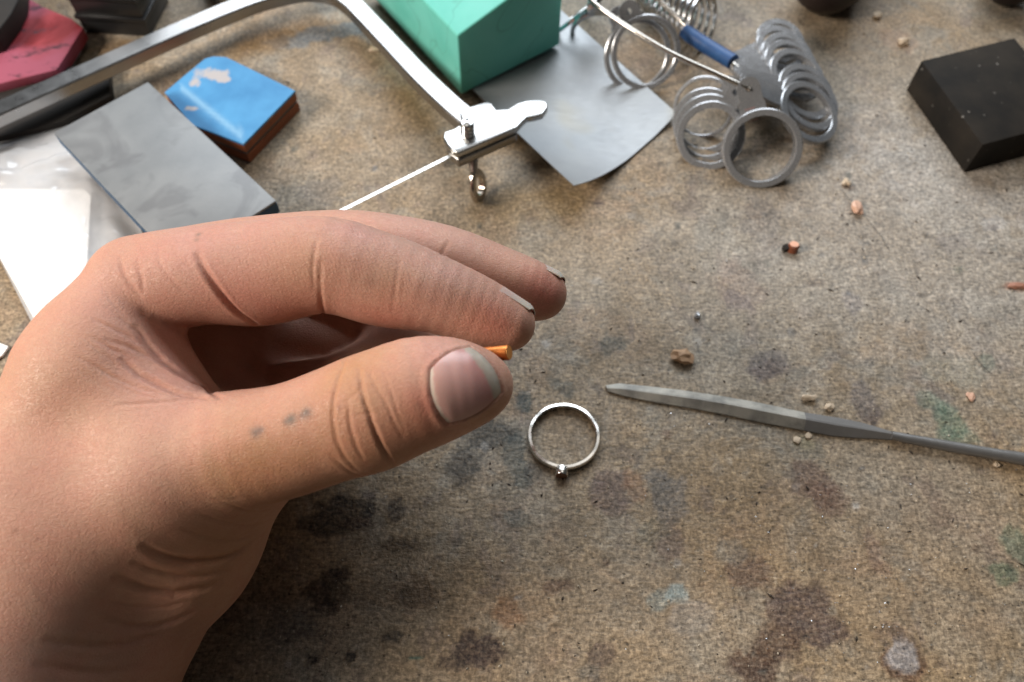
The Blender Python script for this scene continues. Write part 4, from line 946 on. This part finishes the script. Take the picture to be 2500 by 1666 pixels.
me.polygons.foreach_set('use_smooth', np.ones(len(F), bool)); me.update(calc_edges=True); me.validate()
at = me.color_attributes.new('skin_tone', 'FLOAT_COLOR', 'POINT')
at.data.foreach_set('color', np.concatenate([C, np.ones((len(C), 1))], 1).ravel())
rdg = np.zeros(len(V))
RD = [(650,610,0.9),(720,600,0.7),(850,620,1.0),(1000,650,0.8),(1100,720,0.7),(1180,770,0.6),(1050,590,0.8),(1150,640,0.7),(1280,700,0.6)]
for (px, py, r), c in zip(RD, trace([t[:2] for t in RD])):
    rdg = np.maximum(rdg, np.exp(-(((V-c)/r)**2).sum(1)))
ra = me.attributes.new('ridges', 'FLOAT', 'POINT'); ra.data.foreach_set('value', rdg)
skin = skin_mat(); me.materials.append(skin)
hand = bpy.data.objects.new('hand', me); col.objects.link(hand); hand.location = Vector(hb)*S
bm = bmesh.new(); bm.from_mesh(me); vol = bm.calc_volume(signed=True); bm.free()
if vol < 0: me.flip_normals()
tag(hand, 'tanned bare left hand pinching a short copper rod between thumb and index finger', 'hand')

def nail_mat(edge=False):
    t = NT('nail'); s = t.attr('nail_along', 2); co = t.coord('Object')
    nz = t.noise(co, 900, 3, 0.6)
    e = t.math('ADD', s, t.math('MULTIPLY', t.math('SUBTRACT', nz, 0.5), 0.10))
    c = t.ramp(e, [(0.0, (0.50, 0.30, 0.25)), (0.5, (0.52, 0.36, 0.31)), (0.8, (0.50, 0.43, 0.36)), (1.0, (0.46, 0.42, 0.36))] if edge else [(0.0, (0.58, 0.47, 0.39)), (0.045, (0.58, 0.45, 0.37)), (0.09, (0.50, 0.29, 0.25)), (0.55, (0.52, 0.29, 0.26)), (0.82, (0.46, 0.225, 0.20)), (0.875, (0.40, 0.33, 0.265)), (0.95, (0.44, 0.385, 0.315)), (1.0, (0.34, 0.29, 0.24))])
    st = t.noise(t.coord('Object', (1, 1, 1)), 2200, 2)
    t.set(Base_Color=c, Roughness=0.33, Specular_IOR_Level=0.5, Normal=t.bump(st, 0.15, 0.006), Subsurface_Weight=0.12, Subsurface_Scale=0.0015)
    return t.m
def w3(P): return CAM+P[..., :1]*RIGHT+P[..., 1:2]*UP+P[..., 2:3]*FWD
def nail_mesh(name, A, Nn, lift, mat, thick=0.03):
    nv, nu = A.shape[:2]
    top = w3(A+Nn*lift[..., None]); bot = w3(A+Nn*(lift[..., None]-thick))
    v = list(top.reshape(-1, 3))+list(bot.reshape(-1, 3)); k = nv*nu; f = []
    for j in range(nv-1):
        for i in range(nu-1):
            a = j*nu+i; f.append([a, a+1, a+nu+1, a+nu]); f.append([k+a, k+a+nu, k+a+nu+1, k+a+1])
    bd = [(0, i) for i in range(nu)]+[(j, nu-1) for j in range(1, nv)]+[(nv-1, i) for i in range(nu-2, -1, -1)]+[(j, 0) for j in range(nv-2, 0, -1)]
    for (a, b) in zip(bd, bd[1:]+bd[:1]):
        p, q_ = a[0]*nu+a[1], b[0]*nu+b[1]; f.append([p, k+p, k+q_, q_])
    o = mk(name, v, f, mat, hand, True, 50)
    s = np.tile(np.tile(np.linspace(0, 1, nu), nv), 2)
    at2 = o.data.attributes.new('nail_along', 'FLOAT', 'POINT'); at2.data.foreach_set('value', s)
    return o
nm = nail_mat()
uu, tt = np.meshgrid(np.linspace(0, 1, NAIL.shape[1]), np.linspace(0, 1, NAIL.shape[0]))
lift = 0.006+0.030*np.clip(4*tt*(1-tt), 0, 1)**0.7*np.clip(uu*6, 0, 1)-0.02*(1-np.clip(uu*8, 0, 1))
tn = nail_mesh('thumb_nail', NC, nailn, lift, nm)
tn['label'] = 'short thumb nail with a pale grimy free edge'
EDGENAIL = nail_mat(True)
# nails of the index and middle finger, seen almost edge-on
def edge_nail(name, a0, a1, r0, r1, dors, label, half=72, over=0.10):
    ax = (a1-a0)/np.linalg.norm(a1-a0); dn = np.array(dors, float); dn -= ax*(dn@ax); dn /= np.linalg.norm(dn); sd = np.cross(ax, dn)
    nu, nv = 16, 22; A = np.zeros((nv+1, nu+1, 3)); Nn = np.zeros_like(A)
    for j in range(nv+1):
        ph = math.radians(-half+2*half*j/nv)
        for i in range(nu+1):
            u = i/nu; r = r0+(r1-r0)*u; p = a0+(a1-a0)*u*(1-0.16*(ph/math.radians(half))**2)
            nn = dn*math.cos(ph)+sd*math.sin(ph); A[j, i] = p; Nn[j, i] = nn
    P0 = A.reshape(-1, 3); N0 = Nn.reshape(-1, 3); rr = np.full(len(P0), 0.2)
    for _ in range(40): rr = np.clip(rr-sdf(P0+N0*rr[:, None])*0.8, 0.02, 1.2)
    rr = rr.reshape(A.shape[:2]); k0 = int(nu*0.6)                    # past the finger end the plate runs straight on
    for i in range(k0, nu+1): rr[:, i] = np.maximum(rr[:, i], np.minimum(rr[:, k0-1]+(rr[:, k0-1]-rr[:, k0-6])/5*(i-k0+1)*1.3, rr[:, i]+0.055))
    A = A+Nn*rr[..., None]
    o = nail_mesh(name, A, Nn, np.tile(-0.014+0.024*np.linspace(0, 1, nu+1), (nv+1, 1)), EDGENAIL, 0.028); o['label'] = label
edge_nail('index_nail', hp(1150, 751, 16.22), hp(1292, 811, 16.35), 0.69, 0.53, (0.46, 0.80, 0.62), 'index finger nail seen from the side with a pale free edge')
edge_nail('middle_nail', hp(1240, 688, 17.95), hp(1366, 736, 18.03), 0.70, 0.56, (0.44, 0.80, 0.62), 'middle finger nail rim with dirt beneath it')
# the copper rod in the pinch
CR = empty('copper_rod', D(1215, 862, 15.6), 'short bright copper rod held between the thumb and index fingertip', 'rod')
p0, p1 = D(1085, 874, 15.75), D(1243, 861, 15.15); dd_ = (p1-p0)/np.linalg.norm(p1-p0)
v, f = sweep([p0, p0+(p1-p0)*.5, p1-dd_*.02, p1], circ(.145, 24), scale=[1, 1, 1, .93]); mk('shaft', v, f, COPPER, CR, True, 40)
v, f = sweep([p1+dd_*.001, p1+dd_*.006], circ(.133, 24)); mk('cut_end', v, f, metal('cut_copper', (0.72, 0.36, 0.12), 0.45, nscale=900, bmp=.5), CR, True, 40)
